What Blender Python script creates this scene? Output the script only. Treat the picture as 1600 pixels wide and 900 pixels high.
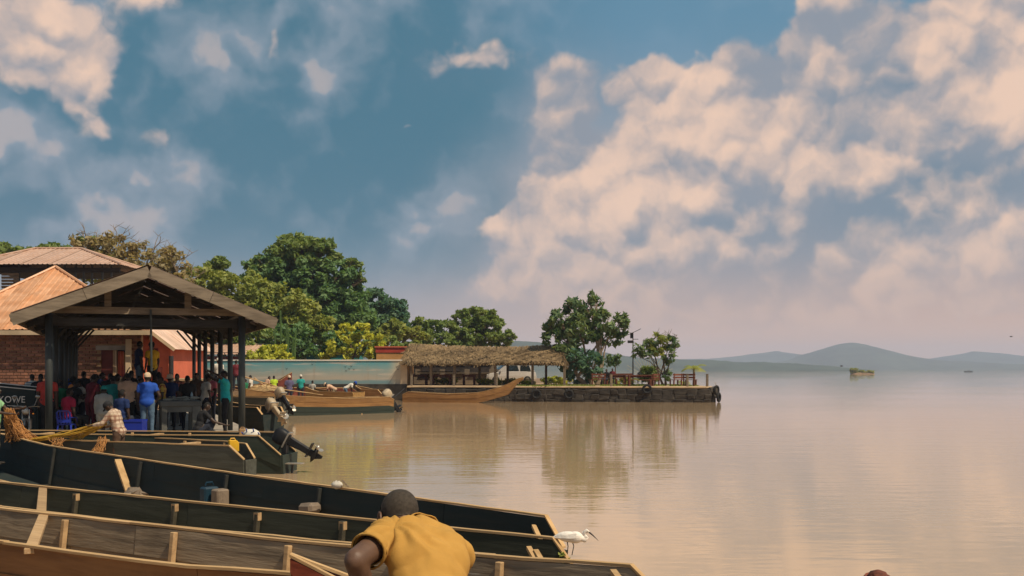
import bpy, bmesh, math, random
import numpy as np
from mathutils import Vector, Matrix, Quaternion, noise as mnoise

R = math.radians
random.seed(7)
rng = np.random.default_rng(7)
scene = bpy.context.scene
for _o in list(bpy.data.objects):
    bpy.data.objects.remove(_o)
COL = scene.collection

# ------------------------------------------------------------------ camera
CAMH = 2.3
cam_d = bpy.data.cameras.new('camera')
cam = bpy.data.objects.new('camera', cam_d)
COL.objects.link(cam)
cam.location = (0, 0, CAMH)
cam.rotation_euler = (R(90), 0, 0)
cam_d.sensor_width = 36.0
cam_d.lens = 36.0
cam_d.shift_y = (577 - 450) / 1600.0
cam_d.clip_start = 0.1
cam_d.clip_end = 40000
scene.camera = cam

# ------------------------------------------------------------------ sun, exposure
SUN_EL, SUN_AZ = 54.0, 124.0          # azimuth clockwise from +Y (straight ahead)
sd = Vector((math.sin(R(SUN_AZ)) * math.cos(R(SUN_EL)), math.cos(R(SUN_AZ)) * math.cos(R(SUN_EL)), math.sin(R(SUN_EL))))
sun_d = bpy.data.lights.new('sun', 'SUN')
sun_d.energy = 4.6
sun_d.angle = R(0.6)
sun_d.color = (1.0, 0.84, 0.62)
sun = bpy.data.objects.new('sun', sun_d)
sun.rotation_euler = sd.to_track_quat('Z', 'Y').to_euler()
COL.objects.link(sun)
scene.view_settings.view_transform = 'Standard'
scene.view_settings.look = 'None'
scene.view_settings.exposure = 0.0
scene.view_settings.gamma = 1.0
scene.view_settings.use_curve_mapping = False
scene.render.engine = 'CYCLES'
cy = scene.cycles
cy.use_denoising = True
cy.max_bounces = 6
cy.diffuse_bounces = 3
cy.glossy_bounces = 3
cy.transmission_bounces = 4
cy.volume_bounces = 1
cy.transparent_max_bounces = 6
cy.caustics_reflective = False
cy.caustics_refractive = False
cy.sample_clamp_indirect = 4.0

# ------------------------------------------------------------------ node expression helper
class NX:
    """a socket with arithmetic"""
    def __init__(s, nt, sock): s.nt, s.k = nt, sock
    def _m(s, op, b=None, c=None, rev=False):
        n = s.nt.nodes.new('ShaderNodeMath'); n.operation = op
        a = s
        if rev: a, b = b, a
        for i, v in enumerate((a, b, c)):
            if v is None: continue
            if isinstance(v, NX): s.nt.links.new(v.k, n.inputs[i])
            else: n.inputs[i].default_value = v
        return NX(s.nt, n.outputs[0])
    def __add__(s, b): return s._m('ADD', b)
    __radd__ = __add__
    def __sub__(s, b): return s._m('SUBTRACT', b)
    def __rsub__(s, b): return s._m('SUBTRACT', b, rev=True)
    def __mul__(s, b): return s._m('MULTIPLY', b)
    __rmul__ = __mul__
    def __truediv__(s, b): return s._m('DIVIDE', b)
    def absv(s): return s._m('ABSOLUTE')
    def powf(s, e): return s._m('POWER', e)
    def maxv(s, b): return s._m('MAXIMUM', b)
    def minv(s, b): return s._m('MINIMUM', b)
    def sstep(s, a, b, lo=0.0, hi=1.0):
        n = s.nt.nodes.new('ShaderNodeMapRange'); n.interpolation_type = 'SMOOTHSTEP'
        s.nt.links.new(s.k, n.inputs[0])
        n.inputs[1].default_value = a; n.inputs[2].default_value = b
        n.inputs[3].default_value = lo; n.inputs[4].default_value = hi
        return NX(s.nt, n.outputs[0])

def nnoise(nt, vec, scale, detail=4, rough=0.5, dist=0.0, out=0):
    n = nt.nodes.new('ShaderNodeTexNoise')
    n.inputs['Scale'].default_value = scale; n.inputs['Detail'].default_value = detail
    n.inputs['Roughness'].default_value = rough; n.inputs['Distortion'].default_value = dist
    if vec is not None: nt.links.new(vec.k if isinstance(vec, NX) else vec, n.inputs['Vector'])
    return NX(nt, n.outputs[out])

def nvor(nt, vec, scale, detail=2, rough=0.5, feature='SMOOTH_F1'):
    n = nt.nodes.new('ShaderNodeTexVoronoi'); n.feature = feature
    n.inputs['Scale'].default_value = scale; n.inputs['Detail'].default_value = detail
    n.inputs['Roughness'].default_value = rough
    nt.links.new(vec.k, n.inputs['Vector'])
    return NX(nt, n.outputs['Distance'])

def vmath(nt, op, a, b=None):
    n = nt.nodes.new('ShaderNodeVectorMath'); n.operation = op
    for i, v in enumerate((a, b)):
        if v is None: continue
        if isinstance(v, NX): nt.links.new(v.k, n.inputs[i])
        else: n.inputs[i].default_value = v
    return NX(nt, n.outputs[0])

def vscale(nt, a, s):
    n = nt.nodes.new('ShaderNodeVectorMath'); n.operation = 'SCALE'
    nt.links.new(a.k, n.inputs[0]); n.inputs['Scale'].default_value = s
    return NX(nt, n.outputs[0])

def mixc(nt, f, a, b, blend='MIX'):
    n = nt.nodes.new('ShaderNodeMix'); n.data_type = 'RGBA'; n.blend_type = blend
    if isinstance(f, NX): nt.links.new(f.k, n.inputs[0])
    else: n.inputs[0].default_value = f
    for i, v in ((6, a), (7, b)):
        if isinstance(v, NX): nt.links.new(v.k, n.inputs[i])
        else: n.inputs[i].default_value = (v[0], v[1], v[2], 1)
    return NX(nt, n.outputs[2])

def srgb(r, g, b, k=1.0):
    f = lambda c: (c / 12.92 if c <= 0.04045 else ((c + 0.055) / 1.055) ** 2.4)
    return tuple(f(c / 255.0) * k for c in (r, g, b))

# ------------------------------------------------------------------ world: Nishita sky under built-up clouds
world = bpy.data.worlds.new('World')
scene.world = world
world.use_nodes = True
nt = world.node_tree
nt.nodes.clear()
WS = 0.1
sky = nt.nodes.new('ShaderNodeTexSky')
sky.sky_type = 'NISHITA'; sky.sun_disc = False
sky.sun_elevation = R(SUN_EL); sky.sun_rotation = R(SUN_AZ)
sky.air_density = 1.0; sky.dust_density = 1.6; sky.ozone_density = 2.2
tc = nt.nodes.new('ShaderNodeTexCoord')
D = vmath(nt, 'NORMALIZE', NX(nt, tc.outputs['Generated']))
sx = nt.nodes.new('ShaderNodeSeparateXYZ')
nt.links.new(D.k, sx.inputs[0])
dx, dy, dz = (NX(nt, sx.outputs[i]) for i in range(3))
AZ = dx._m('ARCTAN2', dy) * 1600.0
EL = dz.maxv(0.0)._m('ARCSINE') * 1600.0

def azel(px, py):
    az = math.atan((px - 800) / 1600.0)
    el = math.atan((577 - py) / 1600.0 * math.cos(az))
    return az * 1600, el * 1600

# two octaves of warp break the outlines of the cloud banks
W1 = nnoise(nt, D, 5.0, 2.5, 0.5, out=1)
W2 = nnoise(nt, D, 19.0, 3, 0.6, out=1)
cm = nt.nodes.new('ShaderNodeCombineXYZ'); nt.links.new(AZ.k, cm.inputs[0]); nt.links.new(EL.k, cm.inputs[1])
UV = vmath(nt, 'ADD', NX(nt, cm.outputs[0]), vmath(nt, 'ADD', vmath(nt, 'MULTIPLY', vmath(nt, 'SUBTRACT', W1, (0.5, 0.5, 0.5)), (190, 150, 0)),
           vmath(nt, 'MULTIPLY', vmath(nt, 'SUBTRACT', W2, (0.5, 0.5, 0.5)), (95, 85, 0))))
UV = vmath(nt, 'MULTIPLY', UV, (1, 1, 0))

def blobs(lst, UV, bias=0.0):
    """sum of rotated elliptical lobes placed by direction (three cheap nodes each)"""
    tot = None
    for px, py, a, b_, amp, ang in lst:
        u0, v0 = azel(px, py)
        mp = nt.nodes.new('ShaderNodeMapping'); mp.vector_type = 'TEXTURE'
        mp.inputs['Location'].default_value = (u0, v0, 0); mp.inputs['Rotation'].default_value = (0, 0, R(ang))
        mp.inputs['Scale'].default_value = (a * 1.9, b_ * 1.9, 1)
        nt.links.new(UV.k, mp.inputs['Vector'])
        g = nt.nodes.new('ShaderNodeTexGradient'); g.gradient_type = 'QUADRATIC_SPHERE'
        nt.links.new(mp.outputs[0], g.inputs[0])
        n = nt.nodes.new('ShaderNodeMath'); n.operation = 'MULTIPLY_ADD'
        nt.links.new(g.outputs['Fac'], n.inputs[0]); n.inputs[1].default_value = amp
        if tot is not None: nt.links.new(tot.k, n.inputs[2])
        else: n.inputs[2].default_value = bias
        tot = NX(nt, n.outputs[0])
    return tot

# broad soft banks
teal = blobs([(400, 90, 330, 190, 1.0, -18), (560, 230, 230, 150, 0.9, 0), (250, 170, 150, 90, 0.5, 0), (800, 330, 120, 60, 0.6, 0),
              (1000, 150, 260, 60, 0.25, 0), (820, 420, 130, 34, 0.7, 0), (700, 150, 160, 140, 0.35, 0)], UV)
teal_m = teal.sstep(0.12, 0.95)
pale = blobs([(80, 330, 330, 140, 0.75, 10), (60, 230, 190, 60, 0.45, 0), (700, 120, 110, 90, 0.55, -20), (830, 190, 70, 90, 0.5, 0), (470, 130, 60, 40, 0.25, -35),
              (620, 330, 200, 80, 0.3, 0), (1000, 100, 130, 70, 0.35, 20)], UV)

Dw = vmath(nt, 'ADD', D, vscale(nt, vmath(nt, 'SUBTRACT', W2, (0.5, 0.5, 0.5)), 0.05))
def puff(vec, det):
    n = nnoise(nt, vec, 7.0, det, 0.62)
    v1 = nvor(nt, vec, 16.0, 1.0, 0.55, 'F1')
    return n * 0.6 + (1.0 - v1) * 0.4
P0 = puff(Dw, 8)
P1 = puff(vmath(nt, 'ADD', Dw, (-0.004, 0.0, 0.013)), 6)
PL0 = nnoise(nt, Dw, 5.5, 3, 0.55)
P2 = nnoise(nt, vmath(nt, 'ADD', Dw, (-0.012, 0.0, 0.05)), 5.5, 3, 0.55)
soft_n = P2.sstep(0.25, 0.75)
pale_m = (pale * (soft_n * 0.9 + 0.35)).sstep(0.1, 0.8)
cum = blobs([(1200, 270, 350, 170, 0.66, 24), (1440, 230, 350, 200, 0.66, 8), (1040, 350, 250, 140, 0.6, 20), (1330, 390, 440, 130, 0.5, 0), (930, 340, 130, 190, 0.5, 0),
             (1570, 60, 190, 90, 0.6, 35), (1430, 95, 90, 45, 0.4, 0), (1290, 40, 90, 80, 0.4, 0), (1020, 130, 90, 40, 0.52, 0), (1230, 120, 140, 60, 0.4, 20),
             (40, 40, 150, 90, 0.8, 0), (100, 95, 90, 34, 0.4, 0), (290, 4, 90, 30, 0.5, 0), (440, 95, 60, 30, 0.36, -40), (490, 130, 70, 30, 0.24, -35),
             (730, 100, 130, 70, 0.44, 0), (870, 160, 70, 90, 0.42, 0), (255, 210, 50, 50, 0.36, 0), (632, 222, 50, 30, 0.36, 0), (832, 338, 56, 34, 0.55, 0),
             (160, 190, 110, 40, 0.28, -15), (385, 338, 70, 36, 0.34, 0), (1100, 420, 130, 50, 0.5, 12), (960, 405, 110, 50, 0.45, 12), (1540, 485, 50, 26, 0.4, 0)], UV)
back = (dy * -1.0).sstep(-0.75, 0.3) * 0.42           # the same broken cloud goes on round the rest of the sky
cumc = (cum * 1.5).minv(0.95)
field = cumc + back + (P0 - 0.5) * 1.15
dens = field.sstep(0.28, 0.52)
lit = ((P0 - P1) * 2.9 + (PL0 - P2) * 3.2 + 0.53)
shade = blobs([(1430, 285, 240, 65, 0.8, 0), (1500, 330, 220, 44, 0.6, 0), (1230, 420, 200, 80, 0.85, 10), (1010, 385, 60, 60, 0.5, 0), (1110, 345, 80, 20, 0.5, 0), (1050, 240, 44, 22, 0.5, 0), (1410, 125, 75, 18, 0.7, 0),
               (1350, 160, 46, 26, 0.4, 0), (1290, 180, 26, 40, 0.5, 0), (900, 290, 60, 50, 0.4, 0)], UV)
lit2 = (lit + (P0 - 0.5) * 0.5 - shade.minv(1.0) * 0.38).sstep(-0.1, 1.2)
k = 1.0 / WS
clear = mixc(nt, 0.62, NX(nt, sky.outputs[0]), srgb(92, 148, 172, k))
elev_m = EL.sstep(60, 560)
warm = AZ.sstep(-260, 260)
lower = mixc(nt, EL.sstep(0, 230), mixc(nt, warm, srgb(158, 157, 164, k), srgb(208, 172, 154, k)), mixc(nt, warm, srgb(134, 150, 164, k), srgb(146, 153, 166, k)))
base = mixc(nt, elev_m, lower, clear)
base = mixc(nt, teal_m * 0.9, base, srgb(62, 120, 142, k))
base = mixc(nt, pale_m * 0.8, base, srgb(148, 156, 172, k))
# heavy layered grey-blue cloud fills the left and upper middle of the view
lay = ((PL0 - P2) * 3.4 + (P0 - P1) * 1.3 + (PL0 - 0.5) * 1.7 + 0.42 - teal_m * 0.13).sstep(0.0, 1.0)
layc = mixc(nt, lay, srgb(68, 116, 138, k), srgb(146, 158, 172, k))
layc = mixc(nt, lay.sstep(0.72, 1.0) * 0.55, layc, srgb(196, 180, 174, k))
base = mixc(nt, AZ.sstep(230, -150, 0.15, 0.9) * EL.sstep(50, 240), base, layc)
veil = blobs([(1280, 330, 620, 240, 1.0, 8), (900, 330, 160, 260, 0.6, 0), (1500, 180, 300, 160, 0.5, 0)], UV).sstep(0.15, 0.9)
base = mixc(nt, veil * 0.8, base, srgb(160, 160, 168, k))
cshadow = mixc(nt, shade.minv(1.0) * 0.9, srgb(142, 150, 162, k), srgb(108, 133, 152, k))
ccol = mixc(nt, lit2, cshadow, srgb(240, 206, 183, k))
ccol = mixc(nt, EL.sstep(0, 260, 0.75, 0.0), ccol, srgb(176, 163, 162, k))
allc = mixc(nt, dens * 0.96, base, ccol)
allc = mixc(nt, EL.sstep(0, 190, 0.85, 0.0) * (warm * 0.65 + 0.35), allc, srgb(216, 177, 156, k))
bg = nt.nodes.new('ShaderNodeBackground')
bg.inputs['Strength'].default_value = WS
nt.links.new(allc.k, bg.inputs['Color'])
wo = nt.nodes.new('ShaderNodeOutputWorld')
nt.links.new(bg.outputs[0], wo.inputs[0])
world.cycles.sampling_method = 'MANUAL'
world.cycles.sample_map_resolution = 512

# ------------------------------------------------------------------ mesh helpers
def at(px, py, Y):
    """world point seen at photo pixel (px, py) when it stands Y metres ahead"""
    return Vector(((px - 800) / 1600.0 * Y, Y, CAMH + (577 - py) / 1600.0 * Y))

def atz(px, py, z):
    """world point at height z on the sight line of photo pixel (px, py)"""
    return at(px, py, 1600.0 * (CAMH - z) / (py - 577))

class MB:
    def __init__(s): s.v, s.f = [], []
    def add(s, vs, fs):
        o = len(s.v); s.v += [tuple(p) for p in vs]; s.f += [tuple(i + o for i in f) for f in fs]; return s
    def box(s, c, size, rz=0.0, rx=0.0, ry=0.0):
        m = Matrix.Translation(c) @ Matrix.Rotation(rz, 4, 'Z') @ Matrix.Rotation(ry, 4, 'Y') @ Matrix.Rotation(rx, 4, 'X')
        hx, hy, hz = size[0] / 2, size[1] / 2, size[2] / 2
        vs = [m @ Vector((x, y, z)) for z in (-hz, hz) for y in (-hy, hy) for x in (-hx, hx)]
        return s.add(vs, [(0, 2, 3, 1), (4, 5, 7, 6), (0, 1, 5, 4), (2, 6, 7, 3), (0, 4, 6, 2), (1, 3, 7, 5)])
    def beam(s, a, b, w, h, up=(0, 0, 1)):
        a, b = Vector(a), Vector(b); d = (b - a).normalized(); up = Vector(up)
        sd_ = d.cross(up)
        if sd_.length < 1e-4: sd_ = d.cross(Vector((0, 1, 0)))
        sd_.normalize(); u2 = sd_.cross(d).normalized()
        vs = []
        for p in (a, b):
            for i, j in ((-1, -1), (1, -1), (1, 1), (-1, 1)):
                vs.append(p + sd_ * (w / 2 * i) + u2 * (h / 2 * j))
        return s.add(vs, [(3, 2, 1, 0), (4, 5, 6, 7), (0, 1, 5, 4), (1, 2, 6, 5), (2, 3, 7, 6), (3, 0, 4, 7)])
    def tube(s, pts, r, n=8, cap=True):
        pts = [Vector(p) for p in pts]; rs = r if isinstance(r, (list, tuple)) else [r] * len(pts)
        o = len(s.v); prev = None
        for i, p in enumerate(pts):
            t = (pts[min(i + 1, len(pts) - 1)] - pts[max(i - 1, 0)]).normalized()
            if prev is None:
                ref = Vector((0, 0, 1)) if abs(t.z) < 0.9 else Vector((1, 0, 0)); a = t.cross(ref).normalized()
            else:
                a = (prev - t * prev.dot(t)).normalized()
            prev = a; b = t.cross(a)
            for k_ in range(n):
                th = 2 * math.pi * k_ / n
                s.v.append(tuple(p + a * (math.cos(th) * rs[i]) + b * (math.sin(th) * rs[i])))
        for i in range(len(pts) - 1):
            for k_ in range(n):
                k2 = (k_ + 1) % n
                s.f.append((o + i * n + k_, o + i * n + k2, o + (i + 1) * n + k2, o + (i + 1) * n + k_))
        if cap:
            s.f.append(tuple(o + k_ for k_ in range(n))[::-1])
            s.f.append(tuple(o + (len(pts) - 1) * n + k_ for k_ in range(n)))
        return s
    def lathe(s, prof, c=(0, 0, 0), axis='Z', n=14):
        o = len(s.v); c = Vector(c)
        for r, h in prof:
            for k_ in range(n):
                th = 2 * math.pi * k_ / n; x, y = r * math.cos(th), r * math.sin(th)
                p = {'Z': (x, y, h), 'X': (h, x, y), 'Y': (x, h, y)}[axis]
                s.v.append(tuple(c + Vector(p)))
        for i in range(len(prof) - 1):
            for k_ in range(n):
                k2 = (k_ + 1) % n
                s.f.append((o + i * n + k_, o + i * n + k2, o + (i + 1) * n + k2, o + (i + 1) * n + k_))
        s.f.append(tuple(o + k_ for k_ in range(n))[::-1]); s.f.append(tuple(o + (len(prof) - 1) * n + k_ for k_ in range(n)))
        return s
    def ellipsoid(s, c, rad, rot=None, n=12, m=8):
        o = len(s.v); c = Vector(c); rot = rot or Matrix.Identity(3)
        s.v.append(tuple(c + rot @ Vector((0, 0, -rad[2]))))
        for i in range(1, m):
            ph = -math.pi / 2 + math.pi * i / m
            for k_ in range(n):
                th = 2 * math.pi * k_ / n
                s.v.append(tuple(c + rot @ Vector((rad[0] * math.cos(ph) * math.cos(th), rad[1] * math.cos(ph) * math.sin(th), rad[2] * math.sin(ph)))))
        s.v.append(tuple(c + rot @ Vector((0, 0, rad[2])))); top = len(s.v) - 1
        for k_ in range(n):
            k2 = (k_ + 1) % n
            s.f.append((o, o + 1 + k2, o + 1 + k_))
            for i in range(m - 2):
                a = o + 1 + i * n
                s.f.append((a + k_, a + k2, a + n + k2, a + n + k_))
            a = o + 1 + (m - 2) * n
            s.f.append((a + k_, a + k2, top))
        return s
    def prism(s, poly, h0, h1, axis='Z'):
        """extrude 2-D polygon between h0 and h1 along axis"""
        o = len(s.v); n = len(poly)
        for h in (h0, h1):
            for a, b in poly:
                s.v.append({'Z': (a, b, h), 'Y': (a, h, b), 'X': (h, a, b)}[axis])
        s.f.append(tuple(o + i for i in range(n))[::-1]); s.f.append(tuple(o + n + i for i in range(n)))
        for i in range(n):
            j = (i + 1) % n
            s.f.append((o + i, o + j, o + n + j, o + n + i))
        return s
    def build(s, name, mat, parent=None, smooth=False, bevel=0.0, fix=True):
        me = bpy.data.meshes.new(name)
        me.from_pydata(s.v, [], s.f)
        if fix or bevel > 0:
            bm = bmesh.new(); bm.from_mesh(me)
            bmesh.ops.recalc_face_normals(bm, faces=bm.faces)
            if bevel > 0:
                es = [e for e in bm.edges if len(e.link_faces) == 2 and e.calc_face_angle(0) > 0.5]
                bmesh.ops.bevel(bm, geom=es, offset=bevel, segments=1, affect='EDGES')
            bm.to_mesh(me); bm.free()
        if smooth: me.polygons.foreach_set('use_smooth', [True] * len(me.polygons))
        return link(name, me, mat, parent)

def link(name, me, mat, parent=None):
    o = bpy.data.objects.new(name, me)
    if mat is not None and not me.materials: me.materials.append(mat)
    COL.objects.link(o)
    if parent is not None: o.parent = parent
    return o

def raw(name, verts, faces, mat, parent=None, smooth=False):
    """fast build from numpy arrays; faces (n, k) all the same size"""
    me = bpy.data.meshes.new(name)
    verts = np.asarray(verts, dtype=np.float32); faces = np.asarray(faces, dtype=np.int32)
    n, k_ = faces.shape
    me.vertices.add(len(verts)); me.vertices.foreach_set('co', verts.ravel())
    me.loops.add(n * k_); me.loops.foreach_set('vertex_index', faces.ravel())
    me.polygons.add(n)
    me.polygons.foreach_set('loop_start', np.arange(0, n * k_, k_, dtype=np.int32))
    me.polygons.foreach_set('loop_total', np.full(n, k_, dtype=np.int32))
    if smooth: me.polygons.foreach_set('use_smooth', np.ones(n, dtype=bool))
    me.update(); me.validate()
    return link(name, me, mat, parent)

def tag(o, label, cat, group=None, kind=None):
    if label: o['label'] = label
    if cat: o['category'] = cat
    if group: o['group'] = group
    if kind: o['kind'] = kind
    return o

def thing(name, label, cat, loc=(0, 0, 0), rz=0.0, group=None):
    o = bpy.data.objects.new(name, None); o.empty_display_size = 0.3
    COL.objects.link(o); o.location = loc; o.rotation_euler = (0, 0, rz)
    return tag(o, label, cat, group)

def copy_tree(o, parent=None, name=None):
    c = o.copy(); COL.objects.link(c); c.parent = parent
    for ch in list(o.children): copy_tree(ch, c)
    return c

# ------------------------------------------------------------------ materials
MATS = {}
def mat(name, col, rough=0.8, var=0.25, scale=(3, 3, 3), col2=None, bump=0.0, bscale=30.0, metal=0.0, rnd=0.12, spec=0.3, detail=5, contrast=(0.35, 0.7), dirt=0.0, trans=0.0, scuff=0.0):
    """procedural surface: two tones mixed by stretched noise, per-object variation, fine relief"""
    if name in MATS: return MATS[name]
    m = bpy.data.materials.new(name); m.use_nodes = True; t = m.node_tree
    b = t.nodes['Principled BSDF']
    tcn = t.nodes.new('ShaderNodeTexCoord'); ob = NX(t, tcn.outputs['Object'])
    oi = t.nodes.new('ShaderNodeObjectInfo'); rn = NX(t, oi.outputs['Random'])
    off = t.nodes.new('ShaderNodeCombineXYZ')
    t.links.new((rn * 37.0).k, off.inputs[0]); t.links.new((rn * 11.0).k, off.inputs[2])
    p = vmath(t, 'ADD', ob, NX(t, off.outputs[0]))
    ps = vmath(t, 'MULTIPLY', p, tuple(scale))
    n1 = nnoise(t, ps, 1.0, detail, 0.6, 0.2).sstep(*contrast)
    c2 = col2 or tuple(c * (1 - var) for c in col)
    cc = mixc(t, n1, col, c2)
    if dirt > 0:
        n2 = nnoise(t, p, 1.3, 6, 0.65).sstep(0.5, 0.75)
        cc = mixc(t, n2 * dirt, cc, tuple(c * 0.45 for c in col))
    if scuff > 0:
        n3 = nnoise(t, vmath(t, 'MULTIPLY', p, (0.9, 26, 26)), 1.0, 5, 0.7).sstep(0.6, 0.72)
        n4 = nnoise(t, p, 2.2, 3, 0.6).sstep(0.45, 0.7)
        cc = mixc(t, n3 * n4 * scuff, cc, tuple(min(.5, c * 2.6 + 0.03) for c in col))
    hv = t.nodes.new('ShaderNodeHueSaturation')
    t.links.new(cc.k, hv.inputs['Color']); t.links.new((rn * (2 * rnd) + (1 - rnd)).k, hv.inputs['Value'])
    t.links.new(hv.outputs[0], b.inputs['Base Color'])
    rv = n1 * 0.15 + (rough - 0.07)
    t.links.new(rv.k, b.inputs['Roughness'])
    b.inputs['Metallic'].default_value = metal
    b.inputs['Specular IOR Level'].default_value = spec
    if trans > 0: b.inputs['Transmission Weight'].default_value = trans
    if bump > 0:
        bn = t.nodes.new('ShaderNodeBump'); bn.inputs['Strength'].default_value = bump; bn.inputs['Distance'].default_value = 0.02
        hb = nnoise(t, vmath(t, 'MULTIPLY', p, tuple(x / max(scale) for x in scale)), bscale, 4, 0.6)
        t.links.new(hb.k, bn.inputs['Height']); t.links.new(bn.outputs[0], b.inputs['Normal'])
    MATS[name] = m
    return m

def leafmat(name, c1, c2, tr=0.35):
    if name in MATS: return MATS[name]
    m = bpy.data.materials.new(name); m.use_nodes = True; t = m.node_tree; t.nodes.clear()
    a = t.nodes.new('ShaderNodeAttribute'); a.attribute_name = 'rnd'
    tcn = t.nodes.new('ShaderNodeTexCoord')
    n1 = nnoise(t, NX(t, tcn.outputs['Object']), 0.45, 3, 0.6).sstep(0.35, 0.65)
    f = NX(t, a.outputs['Fac']) * 0.6 + n1 * 0.4
    c = mixc(t, f, c1, c2)
    d = t.nodes.new('ShaderNodeBsdfDiffuse'); t.links.new(c.k, d.inputs[0])
    tl = t.nodes.new('ShaderNodeBsdfTranslucent'); t.links.new(mixc(t, 1.0, c, (1.35, 1.3, 0.6), 'MULTIPLY').k, tl.inputs[0])
    gl = t.nodes.new('ShaderNodeBsdfGlossy'); gl.inputs['Roughness'].default_value = 0.6
    mx = t.nodes.new('ShaderNodeMixShader'); mx.inputs[0].default_value = tr
    t.links.new(d.outputs[0], mx.inputs[1]); t.links.new(tl.outputs[0], mx.inputs[2])
    m2 = t.nodes.new('ShaderNodeMixShader'); m2.inputs[0].default_value = 0.02
    t.links.new(mx.outputs[0], m2.inputs[1]); t.links.new(gl.outputs[0], m2.inputs[2])
    o = t.nodes.new('ShaderNodeOutputMaterial'); t.links.new(m2.outputs[0], o.inputs[0])
    MATS[name] = m
    return m

# ------------------------------------------------------------------ lake
wm = bpy.data.materials.new('lake_water'); wm.use_nodes = True; t = wm.node_tree
b = t.nodes['Principled BSDF']
tcn = t.nodes.new('ShaderNodeTexCoord'); ob = NX(t, tcn.outputs['Object'])
geo = t.nodes.new('ShaderNodeNewGeometry')
patch = nnoise(t, vmath(t, 'MULTIPLY', ob, (0.02, 0.045, 1)), 1.0, 4, 0.6)
b.inputs['Base Color'].default_value = (0.47, 0.325, 0.19, 1)
b.inputs['IOR'].default_value = 1.5
b.inputs['Specular IOR Level'].default_value = 0.5
t.links.new((patch.sstep(0.35, 0.7) * 0.02 + 0.012).k, b.inputs['Roughness'])
r1 = nnoise(t, vmath(t, 'MULTIPLY', ob, (0.55, 2.0, 1)), 1.5, 3, 0.5, 0.3)
r2 = nnoise(t, vmath(t, 'MULTIPLY', ob, (0.22, 0.85, 1)), 1.0, 3, 0.5)
r3 = nnoise(t, vmath(t, 'MULTIPLY', ob, (1.0, 3.0, 1)), 3.5, 2, 0.5)
hh = (r1 * 0.5 + r2 * 0.9 + r3 * 0.12) * (patch.sstep(0.3, 0.68) * 0.8 + 0.3)
bn = t.nodes.new('ShaderNodeBump'); bn.inputs['Strength'].default_value = 0.085; bn.inputs['Distance'].default_value = 0.14
t.links.new(hh.k, bn.inputs['Height']); t.links.new(bn.outputs[0], b.inputs['Normal'])
MATS['lake_water'] = wm
lake = MB().add([(-5500, -300, 0), (5500, -300, 0), (5500, 5000, 0), (-5500, 5000, 0)], [(0, 1, 2, 3)]).build('lake_water', wm)
tag(lake, None, None, kind='structure')

# ------------------------------------------------------------------ far hills and shores
hillm = mat('hill_forest', (0.045, 0.07, 0.045), 0.95, 0.4, (0.012, 0.012, 0.02), rnd=0.0)
def hills(name, Y, prof, depth, seed, rough_):
    """a ridge with the given skyline (photo px, py) standing Y metres away, sloping down to the lake on both sides"""
    xs = np.arange(prof[0][0], prof[-1][0] + 1, 6.0)
    hs = np.interp(xs, [p[0] for p in prof], [577 - p[1] for p in prof]) / 1600.0 * Y
    rs = np.random.default_rng(seed)
    nz = np.convolve(rs.normal(0, 1, len(xs) + 8), np.ones(5) / 5, 'same')[4:-4] * rough_ + np.convolve(rs.normal(0, 1, len(xs) + 60), np.ones(31) / 31, 'same')[30:-30] * rough_ * 2
    hs = np.maximum(hs + nz * np.minimum(1, hs / (rough_ * 6 + 1)), 0.5) + CAMH
    rows = [(-1.0, -0.02), (-0.75, 0.25), (-0.5, 0.55), (-0.25, 0.82), (0.0, 1.0), (0.3, 0.85), (1.0, -0.02)]
    V_, F_ = [], []
    nx_ = len(xs)
    for t_, k_ in rows:
        jit = np.convolve(rs.normal(0, 1, nx_ + 8), np.ones(9) / 9, 'same')[4:-4]
        for i, x in enumerate(xs):
            yy = Y + t_ * depth + jit[i] * depth * 0.12 * (1 if -1 < t_ < 1 else 0.6)
            V_.append(((x - 800) / 1600.0 * Y, yy, hs[i] * k_ * (1 + (jit[i] * 0.12 if t_ else 0))))
    for r_ in range(len(rows) - 1):
        for i in range(nx_ - 1):
            F_.append((r_ * nx_ + i, r_ * nx_ + i + 1, (r_ + 1) * nx_ + i + 1, (r_ + 1) * nx_ + i))
    o = raw(name, V_, F_, hillm, smooth=True)
    return tag(o, None, None, kind='structure')
hills('far_hills', 4200, [(300, 560), (700, 562), (1000, 563), (1120, 560), (1180, 553), (1215, 548), (1250, 554), (1285, 559), (1330, 566), (1400, 562), (1450, 562), (1500, 553), (1520, 549), (1560, 552), (1620, 558), (1700, 562), (2000, 556), (2400, 566)], 330, 3, 1.7)
hills('central_hill', 3300, [(1180, 574), (1240, 562), (1265, 552), (1290, 545), (1310, 538), (1328, 535), (1345, 536), (1370, 541), (1400, 551), (1430, 558), (1480, 564), (1560, 568), (1700, 572)], 400, 5, 1.2)
hills('wooded_shore', 1700, [(300, 545), (780, 543), (805, 531), (830, 532), (860, 536), (900, 541), (940, 547), (980, 556), (1020, 560), (1060, 561), (1090, 563), (1130, 563), (1180, 566), (1230, 568), (1290, 572), (1330, 575)], 140, 8, 2.0)

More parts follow.
